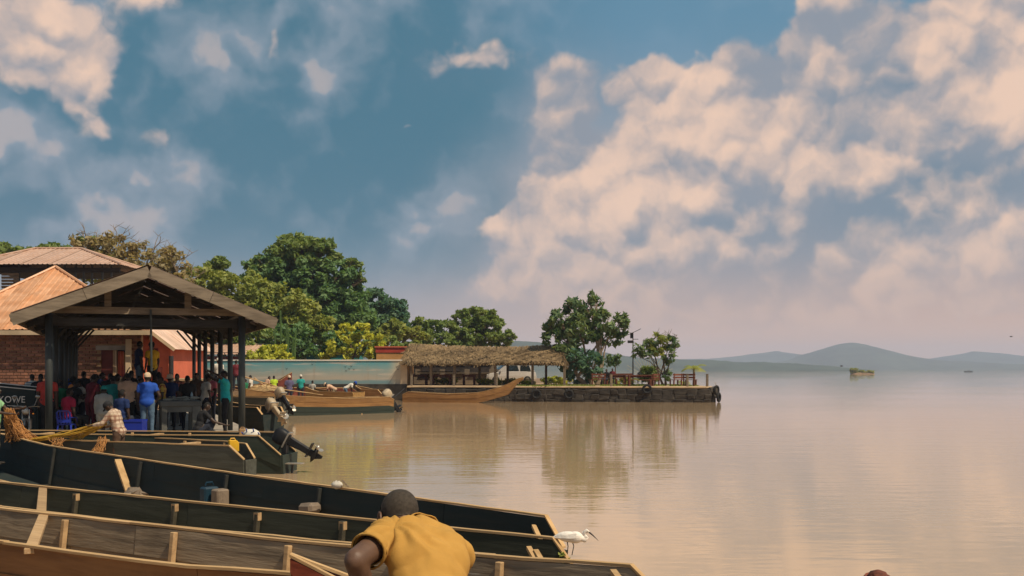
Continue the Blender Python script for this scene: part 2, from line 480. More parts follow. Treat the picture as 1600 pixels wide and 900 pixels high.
# ------------------------------------------------------------------ shared materials
M_dirt = mat('packed_earth', (0.26, 0.17, 0.10), 0.95, 0.4, (0.6, 0.6, 0.6), bump=0.5, bscale=9, rnd=0, dirt=0.3)
M_conc = mat('concrete', (0.33, 0.29, 0.24), 0.9, 0.35, (1.2, 1.2, 1.2), bump=0.3, bscale=14, dirt=0.4)
M_conc_dark = mat('grimy_concrete', (0.15, 0.15, 0.135), 0.9, 0.4, (1.2, 1.2, 1.2), bump=0.3, bscale=14, dirt=0.5)
M_coping = mat('sandy_coping', (0.50, 0.36, 0.22), 0.9, 0.3, (0.9, 0.9, 0.9), bump=0.3, rnd=0.05)
M_stone = mat('dark_quay_stone', (0.055, 0.047, 0.038), 0.9, 0.6, (1.6, 1.6, 1.6), bump=0.8, bscale=7, dirt=0.6, rnd=0.2)
M_timber = mat('weathered_timber', (0.21, 0.165, 0.115), 0.85, 0.4, (2, 14, 14), bump=0.35, bscale=25, dirt=0.5)
M_timber_grey = mat('grey_fascia_timber', (0.22, 0.178, 0.13), 0.85, 0.4, (1.5, 9, 9), bump=0.35, bscale=25, dirt=0.5)
M_dark_timber = mat('shade_darkened_timber', (0.045, 0.044, 0.042), 0.85, 0.4, (2, 10, 10), bump=0.3)  # under-roof shade put into the timber colour
M_pole = mat('dark_painted_pole', (0.045, 0.055, 0.055), 0.55, 0.35, (4, 4, 1.0), spec=0.4, dirt=0.4)
M_rust_roof = mat('rusty_iron_sheet', (0.52, 0.25, 0.115), 0.5, 0.3, (0.5, 2.5, 0.5), col2=(0.62, 0.35, 0.20), spec=0.5, rnd=0.16, dirt=0.6)
M_shade_roof = mat('shade_darkened_sheet', (0.085, 0.045, 0.03), 0.6, 0.4, (0.5, 2.5, 0.5), rnd=.15)  # darkened sheet colour carries the shade under the shed roof
M_pink_roof = mat('faded_iron_sheet', (0.50, 0.33, 0.24), 0.45, 0.3, (0.5, 2.5, 0.5), col2=(0.40, 0.24, 0.16), spec=0.5, rnd=0.12, dirt=0.4)
M_brick = mat('fired_brick', (0.25, 0.115, 0.07), 0.9, 0.35, (5, 5, 5), col2=(0.17, 0.08, 0.055), bump=0.4, rnd=0.38)
M_mortar = mat('sandy_mortar', (0.40, 0.25, 0.14), 0.95, 0.3, (3, 3, 3), bump=0.4, dirt=0.3)
M_coral = mat('coral_plaster', (0.62, 0.155, 0.085), 0.85, 0.2, (0.8, 0.8, 0.8), dirt=0.25, rnd=0)
M_cream = mat('cream_plaster', (0.55, 0.42, 0.27), 0.85, 0.25, (1, 1, 1), dirt=0.35)
M_maroon = mat('maroon_paint', (0.16, 0.035, 0.025), 0.7, 0.3, (1, 1, 1), dirt=0.3)
M_shadow_room = mat('room_shadow_dark', (0.05, 0.04, 0.035), 0.9)  # unlit-room dark put into the colour; kiosk shutters share it
M_white = mat('white_paint', (0.75, 0.70, 0.62), 0.6, 0.12, (2, 2, 2), dirt=0.2)
M_iron = mat('black_iron', (0.03, 0.03, 0.032), 0.5, 0.3, (4, 4, 4))
M_teal_wall = mat('teal_wall_paint', (0.03, 0.20, 0.20), 0.7, 0.25, (0.7, 0.7, 0.7), dirt=0.3)
M_red_wall = mat('red_wall_paint', (0.40, 0.05, 0.03), 0.7, 0.25, (0.7, 0.7, 0.7), dirt=0.3)
M_ochre = mat('ochre_wall_paint', (0.60, 0.30, 0.10), 0.8, 0.25, (0.7, 0.7, 0.7), dirt=0.3)
M_glass = mat('dark_window_glass', (0.02, 0.03, 0.035), 0.1, 0.1, spec=0.6)

GZ = 0.5      # height of the landing ground above the lake
QZ = 1.1      # height of the quay

# ------------------------------------------------------------------ ground, upper land, quay
def land(name, poly, z, m, z0=-1.2):
    return tag(MB().prism(poly, z0, z).build(name, m), None, None, kind='structure')
land('landing_ground', [(25, -40), (4, 1), (1.6, 5), (-1.2, 6), (-4, 7), (-9, 11.5), (-15, 16), (-15, 23.6), (-11.9, 24.2), (-7.2, 25.6), (-6.3, 26.2), (-12.9, 43.6), (-14.5, 47), (-15.3, 52.3), (-60, 52.3), (-400, 52), (-400, -40)], GZ, M_dirt)
land('upper_land', [(-17, 52.6), (-15.6, 60), (-17, 70), (-19, 76.2), (-7.7, 76.2), (-7.7, 82), (4, 84), (3, 100), (4, 140), (-20, 400), (-400, 400), (-400, 52.6)], 1.05, M_dirt)

# low sea wall behind the market shed
sw = thing('retaining_wall', 'low concrete retaining wall with sunlit top behind the market shed', 'wall', (-16.5, 52.4, GZ))
MB().box((-1.6, 0, 0.6), (6.4, 0.4, 1.2)).build('wall_face', M_conc, sw)
MB().box((-1.6, -0.03, 1.27), (6.5, 0.6, 0.14)).build('coping', M_coping, sw, bevel=0.02)

# stone quay
quay_poly = [(-7.6, 74.1), (13.5, 71.0), (13.9, 71.5), (14.0, 73), (13.2, 78.4), (6, 84), (4, 86), (-7.6, 84)]
qy = tag(MB().prism([(x, y) for x, y in quay_poly], -1.0, QZ - 0.13).build('quay', M_stone), None, None, kind='structure')
ins = [(-7.6, 74.0), (13.5, 70.9), (14.0, 71.45), (14.1, 73), (13.3, 78.5), (6, 84.1), (4, 86.1), (-7.6, 84.1)]
MB().prism(ins, QZ - 0.128, QZ).build('quay_top', M_coping, qy, bevel=0.03)
# rough stones of the quay face, each its own piece
proto_st = []
for i in range(6):
    me_o = MB().box((0, 0, 0), (1, 1, 1))
    rs = random.Random(i)
    me_o.v = [(x + rs.uniform(-.13, .13), y + rs.uniform(-.1, .1), z + rs.uniform(-.13, .13)) for x, y, z in me_o.v]
    o = me_o.build('stone', M_stone, qy, bevel=0.12)
    proto_st.append(o.data); bpy.data.objects.remove(o)
fa, fb = Vector((-7.6, 74.0, 0)), Vector((13.6, 70.95, 0)); fd = (fb - fa).normalized(); fl = (fb - fa).length
for row in range(3):
    x = -0.1 + 0.2 * row
    while x < fl - 0.1:
        w = random.uniform(0.45, 0.95)
        p = fa + fd * (x + w / 2)
        o = bpy.data.objects.new('stone', random.choice(proto_st)); COL.objects.link(o); o.parent = qy
        o.location = (p.x, p.y + 0.02 - random.uniform(0, .05), 0.02 + 0.34 * row); o.rotation_euler = (random.uniform(-.1, .1), random.uniform(-.1, .1), math.atan2(fd.y, fd.x))
        o.scale = (w * 1.06, random.uniform(.28, .42), random.uniform(0.36, 0.42))
        x += w
for i, (x, y) in enumerate([(13.85, 71.4), (14.05, 72.0), (14.05, 72.8), (13.9, 73.8), (14.0, 71.9), (13.9, 71.3)]):
    o = bpy.data.objects.new('stone', proto_st[i]); COL.objects.link(o); o.parent = qy
    o.location = (x, y, 0.15 + 0.35 * (i % 3)); o.scale = (0.7, 0.6, 0.45); o.rotation_euler = (0, 0, i)

# ------------------------------------------------------------------ painted boundary wall
mw = thing('mural_wall', 'long pale boundary wall painted with sky, clouds and birds above the boats', 'wall', (-16.0, 76.4, 0))
MB().box((0, 0, 0.55), (16.3, 0.5, 1.3)).build('stone_base', M_stone, mw)
mm = bpy.data.materials.new('painted_sky_mural'); mm.use_nodes = True; t = mm.node_tree; b = t.nodes['Principled BSDF']
tcn = t.nodes.new('ShaderNodeTexCoord'); ob = NX(t, tcn.outputs['Object'])
sp = t.nodes.new('ShaderNodeSeparateXYZ'); t.links.new(ob.k, sp.inputs[0])
xx, zz = NX(t, sp.outputs[0]), NX(t, sp.outputs[2])
n1 = nnoise(t, vmath(t, 'MULTIPLY', ob, (0.5, 1, 1.6)), 1.2, 5, 0.6)
n2 = nnoise(t, vmath(t, 'MULTIPLY', ob, (0.25, 1, 3.0)), 1.5, 4, 0.6)
c = mixc(t, (zz + n1 * 0.8 - 0.4).sstep(1.5, 2.9), (0.36, 0.33, 0.27), (0.10, 0.30, 0.34))
c = mixc(t, n2.sstep(0.52, 0.68) * 0.75, c, (0.46, 0.42, 0.36))
c = mixc(t, (zz + n1 * 0.25).sstep(1.72, 1.55), c, (0.15, 0.25, 0.27))
c = mixc(t, (zz + n1 * 0.3).sstep(1.45, 1.25) * 0.7, c, (0.40, 0.33, 0.22))
c = mixc(t, xx.sstep(6.6, 7.6) * 0.7, c, (0.55, 0.44, 0.29))
st = nnoise(t, vmath(t, 'MULTIPLY', ob, (2.5, 1, 0.25)), 1.0, 5, 0.6).sstep(0.52, 0.8)
c = mixc(t, st * 0.4, c, (0.26, 0.21, 0.15))
t.links.new(c.k, b.inputs['Base Color']); b.inputs['Roughness'].default_value = 0.85
MB().box((0, 0, 2.06), (16.1, 0.3, 1.74)).build('painted_panel', mm, mw)
MB().box((0, 0, 2.965), (16.3, 0.42, 0.09)).build('coping', M_white, mw, bevel=0.015)
MB().box((7.95, -0.02, 2.05), (0.5, 0.4, 1.72)).build('end_pier', M_cream, mw)
for i, (px, py) in enumerate([(488, 569), (540, 573), (546, 576), (549, 572), (541, 579), (620, 573), (622, 577), (628, 571), (553, 577), (448, 576)]):
    p = at(px, py, 76.23) - Vector((-16.0, 76.4, 0))
    q = MB(); s_ = 0.11
    q.add([p + Vector((-s_, -.008, s_ * .7)), p + Vector((-s_ * .4, -.008, s_ * .25)), p + Vector((0, -.008, -s_ * .2)), p + Vector((0, -.008, -.05 - s_ * .2)), p + Vector((s_ * .4, -.008, s_ * .25)), p + Vector((s_, -.008, s_ * .9))],
          [(0, 1, 3), (1, 2, 3), (2, 4, 3), (4, 5, 3)]).build('painted_bird', M_iron, mw, fix=False)

# ------------------------------------------------------------------ corrugated roof faces, sheet by sheet
def roof_face(parent, eL, eR, tL, tR, m, sheet=0.8, ribs=3, rib_h=0.035, name='roof_sheet', two=True):
    eL, eR, tL, tR = (Vector(p) for p in (eL, eR, tL, tR))
    u = (eR - eL); W = u.length; u /= W
    n = u.cross((tL if (tL - eL).length > 1e-4 else tR) - eL).normalized()
    if n.z < 0: n = -n
    v = n.cross(u).normalized()
    if v.z < 0: v = -v
    aL, bL = (tL - eL).dot(u), (tL - eL).dot(v); aR, bR = (tR - eL).dot(u), (tR - eL).dot(v)
    def vmax(x):
        if x < aL and aL > 1e-6: return bL * x / aL
        if x > aR and aR < W - 1e-6: return bR * (W - x) / (W - aR)
        return bL + (bR - bL) * ((x - aL) / (aR - aL) if aR > aL + 1e-6 else 0)
    ns = max(1, round(W / sheet)); sw_ = W / ns
    brk = [0.0] + sorted(x for x in (aL, aR) if 1e-3 < x < W - 1e-3) + [W]
    for i in range(ns):
        xs = []
        for r_ in range(ribs):
            x0 = i * sw_ + r_ * sw_ / ribs; p_ = sw_ / ribs
            xs += [(x0 + p_ * .06, 0), (x0 + p_ * .64, 0), (x0 + p_ * .74, 1), (x0 + p_ * .92, 1)]
        xs[0] = (max(0.0, i * sw_ - .03), 0)
        xs.append((min(W, (i + 1) * sw_ + 0.03), 0.3))
        xs += [(x, 0) for x in brk if xs[0][0] < x < xs[-1][0]]
        xs.sort()
        q = MB(); lift = 0.012 * (i % 2)
        for x, h in xs:
            top = max(vmax(x), 0.002)
            for vv in ((0.0, 0.52 * top, top) if two else (0.0, top)):
                q.v.append(tuple(eL + u * x + v * vv + n * (h * rib_h + lift)))
        k_ = 3 if two else 2
        for j in range(len(xs) - 1):
            for r_ in range(k_ - 1):
                q.f.append((j * k_ + r_, (j + 1) * k_ + r_, (j + 1) * k_ + r_ + 1, j * k_ + r_ + 1))
        q.build(name, m, parent, fix=False)

def hip_roof(parent, x0, x1, y0, y1, ze, zr, rx0, rx1, ry, m, faces='fblr', x1b=None, **kw):
    A, B, C, D_ = (x0, y0, ze), (x1, y0, ze), (x1b if x1b is not None else x1, y1, ze), (x0, y1, ze); P, Q = (rx0, ry, zr), (rx1, ry, zr)
    if 'f' in faces: roof_face(parent, A, B, P, Q, m, **kw)
    if 'r' in faces: roof_face(parent, B, C, Q, Q, m, **kw)
    if 'b' in faces: roof_face(parent, C, D_, Q, P, m, **kw)
    if 'l' in faces: roof_face(parent, D_, A, P, P, m, **kw)
    for a, c in ((A, P), (B, Q), (C, Q), (D_, P)):
        a, c = Vector(a), Vector(c)
        MB().tube([a + Vector((0, 0, .05)), c + Vector((0, 0, .06))], 0.07, 6).build('ridge_cap', m, parent)
    if abs(rx1 - rx0) > .1: MB().tube([Vector(P) + Vector((0, 0, .05)), Vector(Q) + Vector((0, 0, .05))], 0.08, 6).build('ridge_cap', m, parent)

# ------------------------------------------------------------------ brick house (left)
bh = thing('brick_house', 'red brick house with orange iron hipped roof behind the market shed', 'house', (-20.4, 45.0, GZ))
def L(px, py, Y, o=bh): return at(px, py, Y) - Vector(o.location)
eave = L(0, 515, 44.4).z
hip_roof(bh, -5.2, 4.75, -0.6, 9.6, eave, L(87, 418, 49.4).z, -1.67, -1.66, 4.5, M_rust_roof, sheet=0.84, ribs=3, x1b=1.0)
MB().beam((-5.2, -0.62, eave - .13), (4.75, -0.62, eave - .13), .03, .2).build('fascia', M_cream, bh)
MB().beam((4.77, -0.62, eave - .13), (1.02, 9.6, eave - .13), .03, .2).build('fascia', M_cream, bh)
xw0, xw1 = -4.7, 4.1
dx0, dx1 = L(157, 600, 45).x, L(176, 600, 45).x           # doorway
wx0, wx1 = L(179, 600, 45).x, L(197, 600, 45).x           # window with hanging clothes
zt, zw = L(0, 547, 45).z, L(0, 589, 45).z
wall = MB()
for x0, x1, z0, z1 in ((xw0, dx0, 0, eave - .1), (dx0, wx1, zt + .2, eave - .1), (dx1, wx0, 0, zt), (wx0, wx1, 0, zw), (wx1, xw1, 0, eave - .1)):
    wall.box(((x0 + x1) / 2, 0.13, (z0 + z1) / 2), (x1 - x0, 0.2, z1 - z0))
wall.box((xw0, 4.5, eave / 2 - .05), (.2, 9, eave - .1)).beam((xw1 - .1, .1, eave / 2 - .05), (.6, 9, eave / 2 - .05), .2, eave - .1).box((-2.1, 9, eave / 2 - .05), (5.2, .2, eave - .1))
wall.build('wall', M_mortar, bh)
MB().box(((dx0 + wx1) / 2, 0.1, zt + .1), (wx1 - dx0 + .4, 0.27, 0.2)).build('lintel', M_conc, bh)
MB().box(((dx0 + dx1) / 2, 0.12, zt / 2), (dx1 - dx0, .05, zt)).build('door', M_maroon, bh)
MB().box((1.8, 1.6, 1.6), (2.3, .05, 3.0)).build('back_room', M_shadow_room, bh)  # dark sheet that paints the shade behind the window
for x in (wx0 + .03, wx1 - .03): MB().box((x, 0.1, (zw + zt) / 2), (.07, .12, zt - zw)).build('window_frame', M_cream, bh)
MB().box((wx1 + .14, -0.06, eave / 2 - .2), (.22, .18, eave - .4)).build('pilaster', M_cream, bh)
# bricks: every brick that shows as its own piece, the rest of the wall joined
bme = None; nb = 0; rest = MB()
bw, bhh, mo_ = 0.29, 0.108, 0.03
row = 0; z = 0.02
while z < eave - .25:
    x = xw0 + (0.0 if row % 2 else -0.16)
    while x < xw1 - .1:
        a0, a1 = max(x, xw0), min(x + bw, xw1); zc = z + bhh / 2
        inside = (dx0 - .05 < (a0 + a1) / 2 < wx1 + .2 and zc < zt + .22)
        if a1 - a0 > .08 and not inside:
            cx = (a0 + a1) / 2 + bh.location.x; px = 800 + 1600 * cx / 45; py = 577 - 1600 * (zc + GZ - CAMH) / 45
            jit = random.uniform(-.008, .01)
            if a1 - a0 > bw - .01 and ((-4 < px < 79) or (120 < px < 215)) and 523 < py < 622 and nb < 300:
                if bme is None:
                    o = MB().box((0, 0, 0), (bw, .06, bhh)).build('brick', M_brick, bh, bevel=0.008); bme = o.data
                else:
                    o = bpy.data.objects.new('brick', bme); COL.objects.link(o); o.parent = bh
                o.location = ((a0 + a1) / 2, 0.015 + jit, zc); o.rotation_euler = (0, random.uniform(-.015, .015), 0); nb += 1
            else:
                rest.box(((a0 + a1) / 2, 0.015 + jit, zc), (a1 - a0, .06, bhh))
        x += bw + mo_
    z += bhh + mo_; row += 1
o = rest.build('brickwork', M_brick, bh, fix=False); o['kind'] = 'stuff'
# clothes hung in the window
hc = thing('hanging_clothes', 'orange and pink clothes hanging in the brick house window', 'clothes', tuple(bh.location))
for (x, w, z0, z1, c_, nm) in ((wx0 + .22, .26, zw + .05, zt - .05, (.62, .16, .08), 'orange_cloth'), (wx0 + .42, .2, zw + .3, zt - .1, (.60, .30, .12), 'yellow_cloth'), (wx0 + .36, .24, zw, zw + .5, (.55, .10, .14), 'pink_cloth')):
    q = MB(); n_ = 8
    for j in range(n_ + 1):
        u_ = x - w / 2 + w * j / n_; y_ = .14 + .03 * math.sin(j * 2.3)
        q.v += [(u_, y_, z0), (u_, y_ + .01, z1)]
    for j in range(n_): q.f.append((2 * j, 2 * j + 2, 2 * j + 3, 2 * j + 1))
    q.build(nm, mat('cloth_' + nm, c_, 0.9), hc, fix=False)

# coral house beside it
ph = thing('coral_house', 'coral pink plastered house gable beside the brick house', 'house', (-18.9, 52.0, GZ))
x0, x1 = at(219, 0, 52).x - ph.location.x, at(266, 0, 52).x - ph.location.x
zl, zr_ = at(0, 512, 52).z - GZ, at(0, 541, 52).z - GZ
MB().prism([(x0 - 2.4, 0), (x1, 0), (x1, zr_), (x0 + .3, zl), (x0 - 2.4, zr_ + .1)], 0, 6, 'Y').build('wall', M_coral, ph)
roof_face(ph, (x1 + .35, -.4, zr_ - .16), (x1 + .35, 6.3, zr_ - .16), (x0 + .3, -.4, zl + .12), (x0 + .3, 6.3, zl + .12), M_pink_roof)
roof_face(ph, (x0 - 2.7, 6.3, zr_ - .1), (x0 - 2.7, -.4, zr_ - .1), (x0 + .3, 6.3, zl + .12), (x0 + .3, -.4, zl + .12), M_pink_roof)
MB().beam((x1 + .36, -.42, zr_ - .2), (x0 + .3, -.42, zl + .06), .03, .16).build('verge_board', M_cream, ph)
MB().box(((x0 + x1) / 2 - .06, -.03, at(0, 552, 52).z - GZ), (.42, .08, .5)).build('window', M_maroon, ph)
MB().box(((x0 + x1) / 2 + .1, -.02, .95), (.5, .06, 1.9)).build('door', M_maroon, ph)
MB().tube([(x1 + .15, -.3, 0), (x1 + .15, -.3, zr_ - .5)], .12, 8).build('gate_post', M_iron, ph)

# upper open-sided building
ub = thing('upper_pavilion', 'open upper storey under pale iron hipped roof on the far left', 'building', (-28.8, 62.0, GZ))
def L2(px, py, Y): return at(px, py, Y) - Vector(ub.location)
ez = L2(0, 413, 61).z; rz_ = L2(0, 389, 66).z
xa, xb = L2(-60, 413, 61).x, L2(188, 413, 61).x
hip_roof(ub, xa, xb, -1.0, 9, ez, rz_, L2(55, 0, 66).x, L2(126, 0, 66).x, 4.0, M_pink_roof, sheet=0.84)
MB().box(((xa + xb) / 2, 0, 3.3), (xb - xa - .8, .3, 6.6)).build('lower_wall', M_dark_timber, ub)
for px in (-20, 30, 75, 102, 118, 131, 144, 160, 174):
    MB().beam((L2(px, 0, 62).x, 0, 6.0), (L2(px, 0, 62).x, 0, ez + .1), .1, .1).build('post', M_pole, ub)
MB().beam((xa + .3, 0, ez - .25), (xb - .4, 0, ez - .25), .2, .3).build('beam', M_dark_timber, ub)
MB().box((0, 4, ez - .1), (xb - xa - 1, 7, .06)).build('ceiling', M_dark_timber, ub)
MB().beam((L2(30, 0, 62).x, 3, 6.3), (xb - 1, 3, 6.3), .1, .9).build('parapet', M_dark_timber, ub)
for i in range(11):
    z = 6.2 + i * .19
    if z < ez - .45: MB().box((L2(16, 0, 61.9).x, -.1, z), (1.05, .05, .15), rx=.3).build('louvre', M_timber, ub)

# long pale roof, railing and dark wall beyond
lr = thing('iron_roofed_store', 'long low store with pale pink iron roof behind the shed posts', 'building', (-26.5, 86, 1.05))
def L3(px, py, Y, o): return at(px, py, Y) - Vector(o.location)
a, b_ = L3(268, 554, 84, lr), L3(395, 554, 84, lr)
ttop = L3(268, 537, 88, lr).z
roof_face(lr, (a.x, -2, a.z), (b_.x, -2, a.z), (a.x, 2, ttop), (b_.x, 2, ttop), M_pink_roof, sheet=0.9)
MB().box(((a.x + b_.x) / 2, 0.2, a.z / 2 - .1), (b_.x - a.x - .3, 3.6, a.z - .1)).build('wall', M_maroon, lr)
rl = thing('iron_railing', 'black iron railing above the painted wall behind the shed', 'railing', (-23, 79, 1.05))
ra, rb = L3(288, 551, 79, rl), L3(372, 551, 79, rl)
for z in (ra.z, ra.z - .28): MB().beam((ra.x, 0, z), (rb.x, 0, z), .05, .05).build('rail', M_iron, rl)
for i in range(9):
    x = ra.x + (rb.x - ra.x) * i / 8
    MB().beam((x, 0, 0), (x, 0, ra.z - .026), .05, .05).build('post', M_iron, rl)
dish = thing('satellite_dish', 'pale round satellite dish above the long pink roof', 'satellite dish', tuple(at(279, 532, 84)))
q = MB()
for i in range(5):
    r_ = .5 * i / 4
    for k_ in range(16):
        th = k_ * math.pi / 8; q.v.append((r_ * math.cos(th), -.12 + .5 * r_ * r_, r_ * math.sin(th)))
for i in range(4):
    for k_ in range(16): q.f.append((i * 16 + k_, i * 16 + (k_ + 1) % 16, (i + 1) * 16 + (k_ + 1) % 16, (i + 1) * 16 + k_))
q.build('reflector', M_white, dish, smooth=True, fix=False)
MB().tube([(0, 0, 0), (0, .3, -.5), (0, .3, -2.2)], .03, 6).build('mast', M_iron, dish)
MB().tube([(0, -.1, -.45), (0, -.5, 0)], .015, 5).build('feed_arm', M_iron, dish)

tb = thing('teal_building', 'low teal painted building with roof vents behind the mural wall', 'building', (-18.0, 95, 1.05))
ta, tb2 = L3(452, 545, 95, tb), L3(560, 545, 95, tb)
MB().box(((ta.x + tb2.x) / 2, 1.5, ta.z / 2 - .1), (tb2.x - ta.x, 3, ta.z - .2)).build('wall', M_teal_wall, tb)
MB().box(((ta.x + tb2.x) / 2, 1.4, ta.z - .05), (tb2.x - ta.x + .3, 3.4, .12)).build('roof', M_white, tb)
for px in (479, 488, 497, 506):
    x = L3(px, 0, 95, tb).x
    MB().lathe([(.05, 0), (.05, .3), (.14, .32), (.12, .42), (.03, .46)], (x, .6, ta.z), n=8).build('roof_vent', M_white, tb)
rb_ = thing('red_ochre_building', 'red and ochre painted building end left of the thatched roof', 'building', (-10.0, 79.4, 1.05))
a, b2 = L3(588, 543, 79.4, rb_), L3(640, 543, 79.4, rb_)
zm = L3(0, 551, 79.4, rb_).z
MB().box(((a.x + b2.x) / 2, 1.5, zm / 2), (b2.x - a.x, 3, zm)).build('wall', M_ochre, rb_)
MB().box(((a.x + b2.x) / 2, 1.5, (zm + a.z) / 2 + .003), (b2.x - a.x + .1, 3.1, a.z - zm)).build('red_parapet', M_red_wall, rb_)
MB().box(((a.x + b2.x) / 2, 1.5, a.z + .05), (b2.x - a.x + .25, 3.25, .09)).build('coping', M_coral, rb_)
MB().box(((a.x + b2.x) / 2 + .4, -.02, zm * .62), (1.1, .06, .8)).build('window', M_glass, rb_)

# ------------------------------------------------------------------ market shed
TH = math.asin(0.36)
sh = thing('market_shed', 'open market shed with gabled roof on dark poles at the landing', 'shed', (-9.16, 25.8, GZ), TH)
SE, SR, SX, SY0, SY1 = 3.6 - GZ, 4.84 - GZ, 3.05, -0.8, 18.6
MB().box((0, 8.9, -0.25), (5.7, 19.4, 0.6)).build('floor_slab', M_conc, sh)
for sg in (-1, 1):
    for kx in range(7):
        r_ = 0.088 if kx == 0 else 0.075
        MB().tube([(sg * 2.29, kx * 2.95, 0), (sg * 2.29, kx * 2.95, 3.36)], r_, 10).build('post', M_pole, sh, smooth=True)
        if kx: MB().beam((sg * 2.29, kx * 2.95, 2.6), (sg * 1.6, kx * 2.95, 3.42), .06, .07).build('brace', M_dark_timber, sh)
    MB().beam((sg * 2.29, -.6, 3.30), (sg * 2.29, 18.3, 3.30), .14, .16).build('wall_plate', M_dark_timber, sh)
    roof_face(sh, (sg * SX, SY0 if sg > 0 else SY1, SE), (sg * SX, SY1 if sg > 0 else SY0, SE), (0, SY0 if sg > 0 else SY1, SR), (0, SY1 if sg > 0 else SY0, SR), M_shade_roof, sheet=0.84, two=False)
    # barge boards at the front, two lengths each
    for (f0, f1) in ((0.0, 0.52), (0.523, 1.0)):
        a = Vector((sg * SX, SY0 - .03, SE - .15)).lerp(Vector((0, SY0 - .03, SR - .15)), f0); c = Vector((sg * SX, SY0 - .03, SE - .15)).lerp(Vector((0, SY0 - .03, SR - .15)), f1)
        MB().beam(a, c, .04, .27).build('barge_board', M_timber_grey, sh)
    MB().beam((sg * SX, SY0, SE - .08), (sg * SX, SY1, SE - .08), .04, .2).build('eaves_board', M_timber_grey, sh)
    for kx in range(7):
        MB().beam((sg * (SX - .05), kx * 2.95, SE - .12), (0, kx * 2.95, SR - .12), .07, .14).build('rafter', M_dark_timber, sh)
    for i in range(6):
        f = (i + .5) / 6
        p = Vector((sg * SX, 0, SE - .035)).lerp(Vector((0, 0, SR - .035)), f)
        MB().beam((p.x, SY0, p.z), (p.x, SY1, p.z), .06, .05).build('purlin', M_dark_timber, sh)
    MB().beam((sg * 0.95, -.02, 3.34), (sg * .95, -.02, 3.86), .16, .06, (0, 1, 0)).build('queen_post', M_timber, sh)
    MB().beam((sg * 2.2, .06, 3.22), (sg * 1.0, .06, 3.78), .05, .1).build('strut', M_timber, sh)
    MB().beam((sg * 2.0, .03, 3.42), (sg * .95, .03, 3.62), .04, .08).build('strut', M_dark_timber, sh)
MB().beam((-2.6, -.06, 3.26), (2.6, -.06, 3.26), .06, .17).build('tie_beam', M_timber, sh)
MB().beam((-2.5, .1, 2.98), (2.5, .1, 2.98), .1, .2).build('tie_beam', M_dark_timber, sh)
for kx in range(1, 7):
    MB().beam((-2.3, kx * 2.95, 2.94 + .105 * kx), (2.3, kx * 2.95, 2.94 + .105 * kx), .08, .24).build('tie_beam', M_dark_timber, sh)  # added ties, heights stepped to darken the band below the roof
    MB().beam((-1.3, kx * 2.95, 3.75), (1.3, kx * 2.95, 3.75), .06, .14).build('collar_tie', M_dark_timber, sh)
MB().tube([(0.05, -.15, 3.3), (0.07, -.15, 1.75)], .03, 6).build('hanging_pole', M_pole, sh)

# ------------------------------------------------------------------ thatched shelter on the quay
def straw_roof(parent, faces, n, m, name):
    """loose straw laid in courses on the given roof quads (eaveL, eaveR, topR, topL)"""
    areas = []
    for f in faces:
        e0, e1, t1, t0 = (np.array(p, float) for p in f)
        areas.append(np.linalg.norm(np.cross(e1 - e0, t0 - e0)) + 1e-6)
    tot = sum(areas); Vs, Fs = [], []; o_ = 0
    for f, a in zip(faces, areas):
        e0, e1, t1, t0 = (np.array(p, float) for p in f)
        k_ = int(n * a / tot)
        u = rng.random(k_); v = np.floor(rng.random(k_) * 9) / 9 + rng.random(k_) * 0.06
        base = (e0[None] * (1 - u)[:, None] + e1[None] * u[:, None]) * (1 - v)[:, None] + (t0[None] * (1 - u)[:, None] + t1[None] * u[:, None]) * v[:, None]
        up = (t0 + t1 - e0 - e1); up /= np.linalg.norm(up); al = (e1 - e0) / np.linalg.norm(e1 - e0); nn = np.cross(al, up); nn = nn if nn[2] > 0 else -nn
        ln = rng.uniform(.35, .8, k_)[:, None]; w = rng.uniform(.015, .04, k_)[:, None]
        tw_ = np.sin(base[:, 0] * 7.3 + np.floor(v * 9) * 2.1) + np.sin(base[:, 0] * 17.1 + v * 31)
        dirn = -up[None] + al[None] * (tw_ * .3 + rng.normal(0, .2, k_))[:, None] + nn[None] * (np.sin(base[:, 0] * 5.1 + np.floor(v * 9) * 4.7) * .09 + rng.uniform(-.05, .2, k_))[:, None]
        dirn[:, 2] -= rng.uniform(0, .25, k_)
        dirn /= np.linalg.norm(dirn, axis=1)[:, None]
        side = np.cross(dirn, nn[None]); side /= np.linalg.norm(side, axis=1)[:, None]
        st_ = base + nn[None] * rng.uniform(.02, .14, k_)[:, None] + up[None] * .25
        en = st_ + dirn * ln
        q = np.stack([st_ - side * w, st_ + side * w, en + side * w * .5, en - side * w * .5], 1).reshape(-1, 3)
        Vs.append(q); Fs.append(np.arange(k_ * 4).reshape(-1, 4) + o_); o_ += k_ * 4
    ob = raw(name, np.concatenate(Vs), np.concatenate(Fs), m, parent)
    ob['kind'] = 'stuff'
    at_ = ob.data.attributes.new('rnd', 'FLOAT', 'POINT')
    Q_ = np.concatenate(Vs)[::4]; tn_ = np.clip(.5 + .28 * np.sin(Q_[:, 0] * 6.1 + Q_[:, 2] * 9) * np.sin(Q_[:, 2] * 13 + Q_[:, 0] * 3.3) + rng.normal(0, .3, len(Q_)), 0, 1)
    at_.data.foreach_set('value', np.repeat(tn_, 4).astype(np.float32))
    return ob

